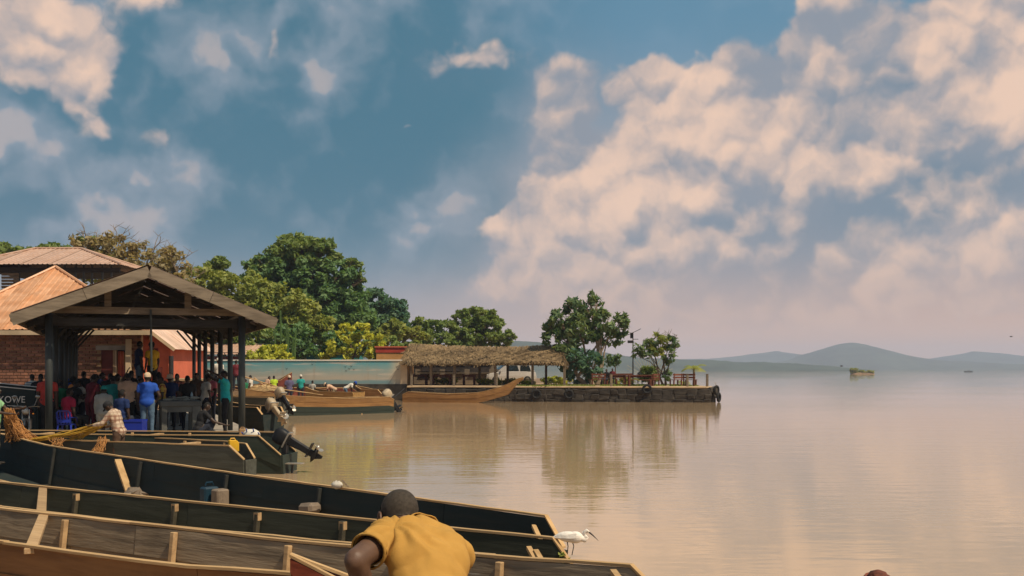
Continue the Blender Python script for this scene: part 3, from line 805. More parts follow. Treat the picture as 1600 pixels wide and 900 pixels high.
M_thatch = leafmat('dry_thatch', (0.10, 0.07, 0.04), (0.40, 0.28, 0.15), tr=0.12)
M_thatch_core = mat('thatch_core', (0.15, 0.105, 0.055), 0.95, 0.4, (4, 4, 4))
ts = thing('thatched_shelter', 'long open shelter with shaggy straw roof on the stone quay', 'shelter', (-2.0, 76.5, QZ), R(-8.3) * 0 + math.atan2(-3.1, 21.2))
lx = lambda px, Y: (px - 800) / 1600 * Y + 2.0
sx0, sx1 = lx(628, 74.8), lx(886, 74)
ez_, rz2 = 1.62, 2.72
ridge = [(-6.3, 1.6, rz2 + .1), (-4.5, 1.6, rz2 - .02), (-1.5, 1.6, rz2 - .16), (2.0, 1.6, rz2 - .2), (4.2, 1.6, rz2 - .08), (5.6, 1.6, rz2 + .02)]
fr, bk = [], []
for i, p in enumerate(ridge):
    f = i / (len(ridge) - 1); x = sx0 + (sx1 - sx0) * f
    fr.append((x, -1.5 + random.uniform(-.06, .06), ez_ + random.uniform(-.06, .06))); bk.append((x, 4.6, ez_))
faces = []
for i in range(5):
    faces.append((fr[i], fr[i + 1], ridge[i + 1], ridge[i])); faces.append((bk[i + 1], bk[i], ridge[i], ridge[i + 1]))
faces.append((bk[0], fr[0], ridge[0], ridge[0])); faces.append((fr[-1], bk[-1], ridge[-1], ridge[-1]))
q = MB()
for f in faces:
    dn = Vector((0, 0, -.12))
    q.add([Vector(p) for p in f] + [Vector(p) + dn for p in f], [(0, 1, 2, 3), (7, 6, 5, 4), (0, 4, 5, 1)])
q.build('roof_base', M_thatch_core, ts, fix=False)
straw_roof(ts, faces, 26000, M_thatch, 'thatch')
straw_roof(ts, [((a[0], a[1] - .25, a[2] - .22), (c[0], c[1] - .25, c[2] - .22), (c[0], c[1] + .25, c[2] + .22), (a[0], a[1] + .25, a[2] + .22)) for a, c in zip(ridge[:-1], ridge[1:])], 2500, M_thatch, 'ridge_thatch')
for px in (642, 674, 712, 741, 777, 786, 836, 847, 886):
    x = lx(px, 75); y = -1.0 if px in (642, 674, 712, 777, 836, 886) else 2.5
    if y > 0: x = lx(px, 78)
    MB().beam((x, y, 0), (x, y, ez_ + (.2 if y < 0 else .7)), .17, .17).build('post', M_timber, ts)
MB().beam((sx0 + .4, -1.0, ez_ + .1), (sx1 - .4, -1.0, ez_ + .1), .12, .14).build('wall_plate', M_timber, ts)
MB().beam((sx0 + .4, 4.0, ez_ + .1), (sx1 - .4, 4.0, ez_ + .1), .12, .14).build('wall_plate', M_timber, ts)
for px0, px1 in ((640, 672), (676, 710)):
    for z in (.55, 1.0): MB().beam((lx(px0, 78), 2.5, z), (lx(px1, 78), 2.5, z), .05, .09).build('rail', M_timber, ts)

ks = thing('kiosk', 'grey timber kiosk with dark shutters behind the thatched shelter', 'kiosk', (-5.6, 83, QZ))
MB().box((0, 1, 1.1), (8.4, 2, 2.2)).build('wall', mat('kiosk_boards', (.20, .155, .11), .85, .3, (3, 3, 9), dirt=.4), ks)
MB().box((0, .9, 2.26), (8.8, 2.6, .1)).build('roof', M_pink_roof, ks)
for i in range(4):
    MB().box((-3.0 + 2.0 * i, -.02, 1.35), (1.5, .06, .8)).build('shutter', M_shadow_room, ks)
    MB().box((-3.0 + 2.0 * i, -.1, .9), (1.6, .25, .06)).build('counter', M_timber, ks)

# ------------------------------------------------------------------ boats
def hullmat(name, c, c2=None, r=0.7, dirt=.4, rnd=.12, bump=.25):
    return mat(name, c, r, .35, (0.9, 9, 9), col2=c2, bump=bump, bscale=22, dirt=dirt, rnd=rnd, detail=6, scuff=.6, spec=.18)
H_black = hullmat('black_tarred_planks', (0.018, 0.03, 0.031), (0.034, 0.04, 0.037), .82)
H_olive = hullmat('dark_olive_planks', (0.05, 0.053, 0.038), (0.032, 0.036, 0.026), .82)
H_grey = hullmat('weathered_grey_planks', (0.33, 0.255, 0.17), (0.17, 0.135, 0.095), .85, dirt=.7, bump=.5)
H_brown = hullmat('varnished_brown_planks', (0.30, 0.15, 0.06), (0.19, 0.09, 0.038), .6)
H_raw = hullmat('raw_timber_rail', (0.52, 0.34, 0.165), (0.40, 0.25, 0.115), .75, dirt=.25)
H_rib = hullmat('raw_timber_rib', (0.47, 0.31, 0.16), (0.33, 0.21, 0.11), .8, dirt=.35)
H_green = hullmat('dark_green_planks', (0.028, 0.042, 0.036), (0.04, 0.05, 0.04), .6)
H_greygreen = hullmat('grey_green_planks', (0.085, 0.09, 0.075), (0.06, 0.062, 0.05), .75)
H_tan = hullmat('tan_painted_planks', (0.29, 0.16, 0.06), (0.2, 0.105, 0.042), .7)
H_maroon = hullmat('maroon_planks', (0.17, 0.045, 0.03), (0.11, 0.03, 0.02), .7)
H_yellow = hullmat('yellow_planks', (0.38, 0.23, 0.08), (0.27, 0.15, 0.055), .7)
H_red = hullmat('red_brown_planks', (0.26, 0.06, 0.03), (0.17, 0.04, 0.022), .6)

def lerp_fn(pts):
    xs = [p[0] for p in pts]; ys = [p[1] for p in pts]
    return lambda x: float(np.interp(x, xs, ys))

def boat(name, label, origin, yaw, x0, x1, yA, yB, zt, zb, mA, mB=None, rail=H_raw, ribs=(), thwarts=(), strakes=3, plank=3.4, step=0.5, chamfer=(0.25, 0.3), inset=.14,
         rail_w=.055, rail_h=.022, group=None, rib_m=None, band=None, transom=True, floor_m=None, ztB=None, skew=()):
    """plank boat: stern at local x0, bow at x1; yA / yB are the two gunwales, zt sheer, zb floor. chamfer = (run, drop) of the sheer at the stern"""
    mB = mB or mA; rib_m = rib_m or H_rib
    root = thing(name, label, 'boat', origin, yaw, group)
    def top(x, side=0):
        z = (ztB or zt)(x) if side else zt(x)
        if chamfer and x < x0 + chamfer[0]: z -= chamfer[1] * (1 - (x - x0) / chamfer[0])
        return z
    def pt(side, x, f):
        ya, yb = yA(x), yB(x); yg = ya if side == 0 else yb; mid = (ya + yb) / 2
        z0, z1 = zb(x), top(x, side)
        k_ = 1 - inset * (1 - f) ** 1.2
        return Vector((x, mid + (yg - mid) * k_, z0 + (z1 - z0) * f))
    xs = [x0]
    if chamfer: xs.append(x0 + chamfer[0])
    while xs[-1] + step < x1 - .05: xs.append(xs[-1] + step)
    xs.append(x1)
    th = .028
    for side in (0, 1):
        sg = 1 if (yA(x0 + 1) - yB(x0 + 1)) * (1 if side == 0 else -1) > 0 else -1
        inw = Vector((0, -sg * th, 0))
        for s_ in range(strakes):
            f0, f1 = s_ / strakes - (.012 if s_ else 0), (s_ + 1) / strakes + (.012 if s_ < strakes - 1 else 0)
            brk = [x0]; b_ = x0 + plank * random.uniform(.5, 1.0)
            while b_ < x1 - 1.0: brk.append(b_); b_ += plank * random.uniform(.8, 1.2)
            brk.append(x1)
            for a, c in zip(brk[:-1], brk[1:]):
                seg = [a + .004] + [x for x in xs if a + .03 < x < c - .03] + [c - .004]
                q = MB(); jut = Vector((0, sg * (random.uniform(0, .005) + .015 * (s_ % 2)), 0))
                for x in seg:
                    p0, p1 = pt(side, x, f0) + jut, pt(side, x, f1) + jut
                    q.v += [tuple(p0), tuple(p1), tuple(p1 + inw), tuple(p0 + inw)]
                for i in range(len(seg) - 1):
                    for k_ in range(4):
                        q.f.append((i * 4 + k_, i * 4 + (k_ + 1) % 4, (i + 1) * 4 + (k_ + 1) % 4, (i + 1) * 4 + k_))
                q.f.append((0, 1, 2, 3)); e = (len(seg) - 1) * 4; q.f.append((e, e + 3, e + 2, e + 1))
                m_ = mA if side == 0 else mB
                if band and s_ >= strakes / 2: m_ = band
                q.build('plank', m_, root)
        # gunwale rail in two lengths
        seg = [x for x in xs]
        half = len(seg) // 2
        for part in (seg[:half + 1], seg[half:]):
            if len(part) < 2: continue
            q = MB()
            for x in part:
                p = pt(side, x, 1.0) + Vector((0, random.uniform(-.006, .006), 0)); up = Vector((0, 0, .004 + random.uniform(0, .007))); o_ = Vector((0, sg * rail_w * .45, 0)); i_ = Vector((0, -sg * rail_w * .55, 0))
                q.v += [tuple(p + up + o_), tuple(p + up + i_), tuple(p + up + i_ + Vector((0, 0, rail_h))), tuple(p + up + o_ + Vector((0, 0, rail_h)))]
            for i in range(len(part) - 1):
                for k_ in range(4): q.f.append((i * 4 + k_, i * 4 + (k_ + 1) % 4, (i + 1) * 4 + (k_ + 1) % 4, (i + 1) * 4 + k_))
            q.f.append((0, 1, 2, 3)); e = (len(part) - 1) * 4; q.f.append((e, e + 3, e + 2, e + 1))
            q.build('gunwale', rail, root)
        for x in ribs:
            a = pt(side, x, .06) + Vector((0, -sg * (th + .03), 0)); c = pt(side, x, .985) + Vector((0, -sg * (th + .03), 0))
            MB().beam(a, c, .055, .055, (0, 1, 0)).build('rib', rib_m, root, bevel=.006)
    # bottom boards
    q = MB()
    for x in xs:
        a, c = pt(0, x, 0.02), pt(1, x, 0.02)
        q.v += [tuple(a), tuple(c), tuple(c + Vector((0, 0, .03))), tuple(a + Vector((0, 0, .03)))]
    for i in range(len(xs) - 1):
        for k_ in range(4): q.f.append((i * 4 + k_, i * 4 + (k_ + 1) % 4, (i + 1) * 4 + (k_ + 1) % 4, (i + 1) * 4 + k_))
    q.f.append((0, 1, 2, 3)); e = (len(xs) - 1) * 4; q.f.append((e, e + 3, e + 2, e + 1))
    q.build('floor_board', floor_m or mA, root)
    if transom:
        a0, a1, c0, c1 = pt(0, x0, 0), pt(0, x0, 1), pt(1, x0, 0), pt(1, x0, 1)
        q = MB(); d = Vector((-.045, 0, 0))
        q.add([a0, a1, c1, c0, a0 + d, a1 + d, c1 + d, c0 + d], [(0, 1, 2, 3), (7, 6, 5, 4), (0, 4, 5, 1), (1, 5, 6, 2), (2, 6, 7, 3), (3, 7, 4, 0)]).build('transom', mA, root)
    for x in thwarts:
        a, c = pt(0, x, .93), pt(1, x, .93)
        MB().box((x, (a.y + c.y) / 2, a.z + .02), (.13, abs(a.y - c.y) - .05, .045)).build('thwart', rib_m, root, bevel=.005)
    for x in ribs:
        a, c = pt(0, x, .05), pt(1, x, .05)
        MB().beam(a + Vector((0, 0, .045)), c + Vector((0, 0, .045)), .055, .05).build('floor_timber', rib_m, root)
    return root, pt

def line_s(P0, u, px):
    """distance along ground line P0 + s*u where it crosses photo column px"""
    k_ = (px - 800) / 1600.0
    return (k_ * P0[1] - P0[0]) / (u[0] - k_ * u[1])

def yaw_of(u): return math.atan2(u[1], u[0])
C1 = lambda v: (lambda x: v)

# the three long boats rafted in the foreground; local x runs from stern to bow, y = 0 is the far gunwale, +y comes nearer
def near_boat(name, label, P0, u, width, zt, zb, x1, ribpx, thwpx, mA, mB_, rib_m, **kw):
    rb = [line_s(P0, u, p) for p in ribpx]
    tw = [line_s(P0, u, p) for p in thwpx]
    nx_ = int(x1 / 1.15); extra = [x for x in (rb[-1] + 1.2 * i for i in range(1, 7)) if x < x1 - .4] if False else []
    return boat(name, label, (P0[0], P0[1], 0), yaw_of(u), 0.0, x1, C1(0.0), width, zt, zb, mA, mB_, ribs=rb + extra, thwarts=(), strakes=3, step=.45, rib_m=rib_m, **kw)
uA = (-0.700, 0.714); uB = (-0.846, 0.533); uC = (-0.858, 0.513)
PA, PB, PC = (0.535, 10.52), (0.59, 9.15), (1.08, 7.27)
ribs_A = (505, 360, 225, 90, -60); ribs_B = (680, 542, 409, 280, 126, -10); ribs_C = (787, 625, 458, 280, 110, -80)
H_ribdark = hullmat('tarred_rib', (0.035, 0.037, 0.034), None, .6)
H_ribolive = hullmat('olive_rib', (0.075, 0.065, 0.045), (.05, .045, .03), .65)
boatA, ptA = near_boat('fishing_boat', 'black tarred fishing boat, farthest of three rafted in the foreground', PA, uA, lerp_fn([(0, 1.0), (2.5, 1.5), (5, 1.85), (12, 1.9), (17, 1.3)]), lerp_fn([(0, .75), (6, .73), (14, .75), (19, .95)]), lerp_fn([(0, -.1), (12, -.12), (18, .1)]), 18, ribs_A, (), H_black, H_black, H_ribdark, ztB=lerp_fn([(0, .62), (3, .44), (14, .42), (19, .6)]))
boatB, ptB = near_boat('fishing_boat', 'dark olive fishing boat in the middle of the three foreground boats', PB, uB, lerp_fn([(0, .95), (1.5, 1.2), (4, 1.42), (9, 1.46), (13, 1.2)]), C1(.75), lerp_fn([(0, -.08), (8, -.1), (13, .1)]), 13, ribs_B, (66,), H_olive, H_olive, H_ribolive)
boatC, ptC = near_boat('fishing_boat', 'bare grey wood fishing boat nearest of three, with raw ribs', PC, uC, lerp_fn([(0, .95), (1.5, 1.15), (4, 1.33), (8, 1.36), (11, 1.2)]), lerp_fn([(0, .875), (1.5, .82), (3.5, .76), (8, .75), (11, .8)]), lerp_fn([(0, -.05), (8, -.06), (11, .1)]), 11, ribs_C, (68,), H_grey, H_brown, H_rib, chamfer=(.25, .22))
for bt_, (p0, p1) in ((boatB, ((67, 764), (64, 806))), (boatC, ((68, 807), (46, 864)))):
    a, c = (Matrix.Rotation(-bt_.rotation_euler.z, 3, 'Z') @ (atz(p_[0], p_[1], .735) - Vector(bt_.location)) for p_ in (p0, p1))
    a, c = Vector(a), Vector(c); c = a.lerp(c, .965)
    MB().beam(a, c, .1, .05).build('thwart', H_rib, bt_, bevel=.006)
# caps of raw wood on the ribs of boat B, braces and loose sticks
for p in ribs_B:
    x = line_s(PB, uB, p); c = ptB(0, x, .97)
    MB().box((x, c.y + .06, c.z - .035), (.065, .055, .085)).build('rib_cap', H_rib, boatB)
def loc_of(o, w):
    return Matrix.Rotation(-o.rotation_euler.z, 3, 'Z') @ (Vector(w) - Vector(o.location))
def wall_xy(o, px, py, off):
    """local point on plane y = off of a near boat under photo pixel"""
    a = loc_of(o, (0, 0, CAMH)); d = Matrix.Rotation(-o.rotation_euler.z, 3, 'Z') @ (at(px, py, 1.0) - Vector((0, 0, CAMH)))
    return a + d * ((off - a.y) / d.y)
a, c = wall_xy(boatA, 184, 719, .12), wall_xy(boatA, 206, 782, .22)
MB().beam(a, c, .11, .05).build('brace', H_raw, boatA)
for bt, (p0, p1), off in ((boatA, ((834, 822), (846, 848)), .3), (boatB, ((826, 856), (842, 884)), .35), (boatB, ((837, 861), (852, 886)), .4), (boatC, ((958, 893), (972, 912)), .4)):
    a, c = wall_xy(bt, p0[0], p0[1], off - .25), wall_xy(bt, p1[0], p1[1], off)
    MB().beam(a, c, .045, .035).build('stern_strut', H_raw, bt)

# things lying in the black boat
M_bluec = mat('blue_plastic', (0.008, 0.035, 0.06), .45, .2, (3, 3, 3), spec=.4)
M_sack = mat('pale_sack', (0.22, 0.17, 0.125), .9, .3, (6, 6, 6), bump=.3)
def in_boat(o, v): return tuple(Matrix.Rotation(o.rotation_euler.z, 3, 'Z') @ Vector(v) + Vector(o.location))
w = wall_xy(boatA, 327, 778, .25)
jr = thing('jerry_can', 'blue jerry can standing inside the black foreground boat', 'jerry can', in_boat(boatA, w), boatA.rotation_euler.z); jr.scale = (.8, .8, .8)
MB().box((0, 0, .02), (.22, .3, .38)).build('body', M_bluec, jr, bevel=.03)
MB().tube([(0, -.08, .24), (0, -.06, .29), (0, .06, .29), (0, .08, .24)], .018, 6).build('handle', M_bluec, jr)
w = wall_xy(boatA, 344, 781, .2)
bl = thing('wooden_block', 'pale wooden block beside the blue can inside the black boat', 'block', in_boat(boatA, w), boatA.rotation_euler.z)
MB().box((0, 0, 0), (.2, .2, .32)).build('block', M_sack, bl, bevel=.02)
w = wall_xy(boatA, 484, 794, .2)
s1 = thing('folded_sack', 'pale folded sack inside the black foreground boat near mid length', 'sack', in_boat(boatA, w), boatA.rotation_euler.z)
MB().box((0, 0, 0), (.3, .2, .14), ry=.1).build('cloth', M_sack, s1, bevel=.04)
w = wall_xy(boatA, 210, 770, .35)
s2 = thing('crumpled_net', 'crumpled white net at the foot of the brace in the black boat', 'net', in_boat(boatA, w), boatA.rotation_euler.z)
q = MB().ellipsoid((0, 0, -.05), (.3, .16, .12), n=14, m=8)
q.v = [(x + random.uniform(-.05, .05), y + random.uniform(-.04, .04), z + random.uniform(-.04, .04)) for x, y, z in q.v]
q.build('mesh', M_sack, s2)

# red-brown prow in front of the bending man
D_boat, ptD = boat('canoe', 'red brown canoe with raised pointed prow beside the bending man', (1.78, 5.95, 0), math.pi - .07, 0, 3.12, lerp_fn([(0, .2), (1, .28), (2.2, .2), (3.0, .04), (3.12, .012)]), lerp_fn([(0, -.2), (1, -.28), (2.2, -.2), (3.0, -.04), (3.12, -.012)]),
     lerp_fn([(0, .75), (2.0, .80), (2.7, .99), (3.12, 1.165)]), lerp_fn([(0, .52), (2.2, .52), (2.9, .75), (3.12, 1.0)]), H_red, strakes=2, step=.2, chamfer=None, rail=H_raw, rail_w=.035, rail_h=.018, plank=9)

# grey-green boat and the dark green boat with the tilted outboard
def side_boat(name, label, stern_w, px_bow, py_bow, zg, length, width, **kw):
    """boat whose near gunwale runs from world point stern_w towards photo pixel (px_bow, py_bow)"""
    bow = atz(px_bow, py_bow, zg); d = Vector((bow.x - stern_w.x, bow.y - stern_w.y)); d.normalize()
    return boat(name, label, (stern_w.x, stern_w.y, 0), yaw_of(d), 0, length, width, C1(0.0), **kw), d
sE = atz(381, 697, .78)
(boatE, ptE), dE = side_boat('fishing_boat', 'grey green plank boat behind the black one, man in plaid shirt aboard', sE, 40, 685, .78, 8.6, lerp_fn([(0, -.35), (1.2, -1.0), (3, -1.25)]),
   zt=C1(.76), zb=C1(-.1), mA=H_greygreen, ribs=(1.2, 2.4, 3.6, 4.8, 6, 7.2), thwarts=(2.0, 4.4), strakes=2, chamfer=(.35, .26), rail=H_raw, rail_w=.06)
sF = at(437, 683, 22.3)
(boatF, ptF), dF = side_boat('fishing_boat', 'dark green boat with raised black outboard motor beside the shed', Vector((sF.x, 22.4, 0)), 60, 678, .85, 9.5, lambda x: -1.3 if x > 1 else -1.05 - .25 * x,
   zt=C1(.83), zb=C1(-.1), mA=H_green, ribs=(1.2, 2.6, 4, 5.4, 6.8), thwarts=(3.3, 6), strakes=2, chamfer=(.5, .42), rail=H_raw, rail_w=.06)

# ------------------------------------------------------------------ outboard motors
M_engine = mat('black_engine_paint', (0.012, 0.013, 0.015), .55, .3, (5, 5, 5), spec=.3, dirt=.3)
M_engine_beige = mat('beige_engine_cowl', (0.45, 0.36, 0.24), .5, .3, (4, 4, 4), spec=.4, dirt=.4)
M_alu = mat('bare_aluminium', (0.55, 0.5, 0.42), .4, .3, (6, 6, 6), metal=.7, spec=.5)
def motor(label, loc, yaw, tilt, cowl, group='outboard motors on the moored boats', s=1.0, leg=None):
    """clamped outboard: local +x points astern; tilt in degrees raises the leg"""
    leg = leg or M_engine
    r = thing('outboard_motor', label, 'outboard motor', loc, yaw, group); r.scale = (s, s, s)
    Rm = Matrix.Rotation(-R(tilt), 4, 'Y')
    def bp(q, name, m, par=r, **kw):
        q.v = [tuple(Rm @ Vector(p)) for p in q.v]; return q.build(name, m, par, **kw)
    q = MB()
    sec = [(.02, .13, .10), (.10, .17, .14), (.25, .19, .15), (.36, .17, .13), (.42, .11, .08)]
    n_ = 16
    for z, a, b2 in sec:
        for k_ in range(n_):
            th = 2 * math.pi * k_ / n_; cx = abs(math.cos(th)) ** .6 * math.copysign(1, math.cos(th)); sy_ = abs(math.sin(th)) ** .6 * math.copysign(1, math.sin(th))
            q.v.append((.05 + cx * a * 1.15, sy_ * b2, z))
    for i in range(len(sec) - 1):
        for k_ in range(n_): q.f.append((i * n_ + k_, i * n_ + (k_ + 1) % n_, (i + 1) * n_ + (k_ + 1) % n_, (i + 1) * n_ + k_))
    q.f.append(tuple(range(n_))[::-1]); q.f.append(tuple(range(4 * n_, 5 * n_)))
    cw = bp(q, 'cowl', cowl, smooth=True)
    bp(MB().box((.05, 0, .06), (.4, .31, .03)), 'cowl_band', M_alu, cw)
    lg = bp(MB().prism([(-.05, 0), (.17, 0), (.15, -.35), (.13, -.72), (-.03, -.72), (-.02, -.35)], -.06, .06, 'Y'), 'leg', leg, bevel=.02)
    bp(MB().box((.1, 0, -.56), (.38, .2, .02)), 'cavitation_plate', leg, lg)
    bp(MB().lathe([(.01, -.2), (.055, -.1), (.06, .08), (.05, .16)], (.05, 0, -.72), 'X', 10), 'gearcase', leg, lg, smooth=True)
    bp(MB().prism([(-.05, -.75), (.13, -.75), (.12, -.93), (.05, -.93)], -.012, .012, 'Y'), 'skeg', leg, lg)
    pr = bp(MB().lathe([(.05, .0), (.045, .06), (.02, .1)], (.21, 0, -.72), 'X', 10), 'propeller', M_alu, smooth=True)
    for i in range(3):
        th = i * 2 * math.pi / 3 + .4
        q = MB()
        for rr, wd in ((.04, .04), (.09, .075), (.14, .06), (.16, .02)):
            for sgn in (-1, 1):
                q.v.append((.24 + sgn * wd * .35, rr * math.cos(th) - sgn * wd * math.sin(th), -.72 + rr * math.sin(th) + sgn * wd * math.cos(th)))
        q.f += [(0, 1, 3, 2), (2, 3, 5, 4), (4, 5, 7, 6)]
        bp(q, 'blade', M_alu, pr, fix=False)
    MB().prism([(-.14, -.28), (-.03, -.28), (-.01, .02), (-.16, .02)], -.09, .09, 'Y').build('clamp_bracket', M_engine, r, bevel=.01)
    bp(MB().tube([(-.1, .05, .12), (-.3, .07, .16), (-.62, .07, .17)], [.025, .02, .024], 6), 'tiller', M_engine)
    return r
def stern_yaw(o): return o.rotation_euler.z + math.pi
mF = motor('black outboard motor tilted high on the dark green boat', in_boat(boatF, (-.02, -.45, .66)), stern_yaw(boatF), 62, M_engine, s=.9)
# rudder bracket below it
rk = thing('rudder_bracket', 'small dark rudder plate hanging off the dark green boat stern', 'bracket', in_boat(boatF, (-.2, -.25, .1)), stern_yaw(boatF))
MB().beam((-.2, 0, .12), (.22, 0, .12), .2, .02).build('plate', M_alu, rk)
MB().beam((0, 0, .1), (-.06, 0, -.25), .06, .03).build('shaft', M_iron, rk)

# boats moored beyond the shed
def far_boat(label, stern, bow, width, zt, mA, mB_=None, name='moored_boat', zb=-.08, **kw):
    S, Bw = Vector(stern[:2]), Vector(bow[:2]); d = Bw - S; Ln = d.length
    wd = lerp_fn([(0, width * .72), (Ln * .25, width), (Ln * .65, width * .95), (Ln * .93, width * .3), (Ln, width * .05)])
    kw.setdefault('strakes', 2); kw.setdefault('step', .7); kw.setdefault('rail_w', .07)
    return boat(name, label, (S.x, S.y, 0), yaw_of(d), 0, Ln, lambda x: wd(x) / 2, lambda x: -wd(x) / 2, zt if callable(zt) else lerp_fn([(0, zt), (Ln * .6, zt), (Ln, zt * 1.25)]), C1(zb) if not callable(zb) else zb, mA, mB_,
                group='boats moored along the painted wall', plank=20, **kw)
w2 = lambda px, py, z=0.0: atz(px, py, z)
# main brown boat: stern right, bow left
S = w2(606, 645); B_ = w2(418, 628, .3); B_ = at(418, 612, 49)
boatI, ptI = far_boat('long tan boat with dark waterline moored in front of the painted wall', (S.x, 54.5), (-12.9, 49.5), 1.5, lerp_fn([(0, .84), (3, .8), (6, .98), (8.1, 1.35)]), H_green, band=H_tan, ribs=(1, 2, 3, 4, 5), thwarts=(1.6, 4.2), chamfer=(.3, .15), strakes=4)
mI = motor('grey outboard motor on the stern of the long tan boat', in_boat(boatI, (-.02, 0, .72)), stern_yaw(boatI), 38, M_engine_beige, s=1.25)
boatJ, ptJ = far_boat('small yellowish boat with two men bending inside, behind the tan one', (at(560, 0, 60).x, 60), (at(478, 0, 63).x, 63), 1.3, .95, H_yellow, ribs=(1, 2), thwarts=(1.5,), chamfer=None)
boatK, ptK = far_boat('long maroon boat with bright rail lying under the painted wall', (at(562, 0, 68).x, 68), (at(385, 0, 66).x, 66), 1.5, lerp_fn([(0, 1.05), (5, 1.1), (7.5, 1.4)]), H_maroon, ribs=(1, 2, 3, 4, 5), thwarts=(2, 4), chamfer=(.6, .4), zb=.05)
boatL, ptL = far_boat('short yellow planked boat tucked against the foot of the painted wall', (at(604, 0, 67).x, 67), (at(556, 0, 68.5).x, 68.5), 1.2, .95, H_tan, ribs=(.7,), chamfer=(.3, .3))
boatN, ptN = far_boat('dark hulled boat with bow among the motors right of the shed', (at(440, 0, 47).x, 47), (-15.9, 50.5), 1.3, 1.0, H_greygreen, ribs=(1, 2), chamfer=(.3, .2))
boatO, ptO = far_boat('black boat stern nearest the shed posts on the right', (at(427, 0, 38.5).x, 38.5), (-12.6, 42.4), 1.3, .85, H_black, ribs=(1, 2), chamfer=(.3, .25))
boatP, ptP = far_boat('yellow boat piled with pale nets near the painted wall', (at(452, 0, 58).x, 58), (-17.4, 62), 1.5, 1.05, H_maroon, ribs=(1, 2), chamfer=None)
boatQ, ptQ = far_boat('maroon boat with tall pointed prow behind the net boat', (at(405, 0, 71).x, 71), (at(456, 0, 72).x, 72), .9, lerp_fn([(0, 1.3), (1.5, 1.55), (2.3, 2.1)]), H_maroon, chamfer=None, zb=lerp_fn([(0, 0), (1.5, .5), (2.3, 1.6)]))
mO = motor('beige outboard motor tilted on the black boat near the shed', in_boat(boatO, (0, 0, .78)), stern_yaw(boatO), 58, M_engine_beige, s=1.15, leg=M_engine_beige)
mN = motor('beige outboard motor, upper of the two right of the shed', in_boat(boatN, (0, 0, 1.0)), stern_yaw(boatN), 40, M_engine_beige, s=1.15)
boatM, ptM = far_boat('slender wooden canoe with upswept bow moored below the thatched shelter', (at(632, 0, 71.8).x, 71.8), (at(818, 0, 70.2).x, 70.2), 1.1, lerp_fn([(0, .75), (3, .58), (5.5, .68), (7.2, 1.15), (8.3, 1.75)]), H_tan, ribs=(1, 2, 3, 4, 5, 6), thwarts=(1.5, 3, 4.5), chamfer=(.4, .2), zb=lerp_fn([(0, 0), (5.5, -.02), (7.4, .55), (8.3, 1.6)]))
# pale nets piled in the net boat
nb_ = thing('net_pile', 'heap of pale yellow nets piled in the yellow boat', 'net', in_boat(boatP, (2.2, 0, .85)), boatP.rotation_euler.z)
q = MB().ellipsoid((0, 0, .1), (2.0, .7, .42), n=26, m=12)
q.v = [(x + random.uniform(-.09, .09), y + random.uniform(-.09, .09), z + random.uniform(-.09, .09)) for x, y, z in q.v]
q.build('net', mat('pale_net', (.55, .38, .18), .95, .4, (5, 5, 5), bump=.8, bscale=12), nb_)
# oars resting across the boats
for i, (p0, p1, lab) in enumerate((((380, 588, 46), (428, 603, 49), 'long oar sticking out over the motors right of the shed'), ((423, 606, 53), (505, 617, 53.5), 'thin oar lying along the long tan boat'), ((397, 590, 55), (415, 604, 55), 'short pole propped in the boats right of the shed'))):
    a, c = at(*p0), at(*p1); o_ = thing('oar', lab, 'oar', tuple(a)); d = c - a
    MB().tube([(0, 0, 0), d * .8], .03, 6).build('shaft', H_raw, o_)
    MB().beam(d * .78, d, .14, .03).build('blade', H_raw, o_)

# black boat hauled out at the left with its name
kb = atz(58, 641, .62)
boatG, ptG = boat('beached_boat', 'black boat hauled out at the far left with white rim and painted name', (-12.45, 27.9, .45), math.pi - .1, 0, 7.0, lerp_fn([(0, .5), (.2, .56), (4, .75), (7, .75)]), lerp_fn([(0, -.5), (.2, -.56), (4, -.75), (7, -.75)]),
     lerp_fn([(0, 1.28), (.8, 1.36), (2, 1.47), (5, 1.62), (7, 1.7)]), lerp_fn([(0, .1), (7, .1)]), H_black, strakes=2, chamfer=None, rail=M_white, rail_w=.05)
boatG['category'] = 'boat'
def painted_text(body, size, pos, rotz, parent, m, tilt=0.0):
    cu = bpy.data.curves.new('lettering', 'FONT'); cu.body = body; cu.size = size; cu.extrude = 0.002
    ob = bpy.data.objects.new('lettering', cu); COL.objects.link(ob)
    me = bpy.data.meshes.new_from_object(ob.evaluated_get(bpy.context.evaluated_depsgraph_get()))
    bpy.data.objects.remove(ob)
    o = link('lettering', me, m, parent); o.location = pos; o.rotation_euler = (R(90), tilt, rotz)
    return o
boatG.location.x = -12.7
_gn = [o for o in boatG.children]
lt = painted_text('KOWE', .25, (.97, .622, .96), math.pi, boatG, M_white, 0.0)
MB().beam((.2, .60, .86), (.72, .625, .88), .012, .025, (0, 1, 0)).build('painted_stroke', M_white, boatG)

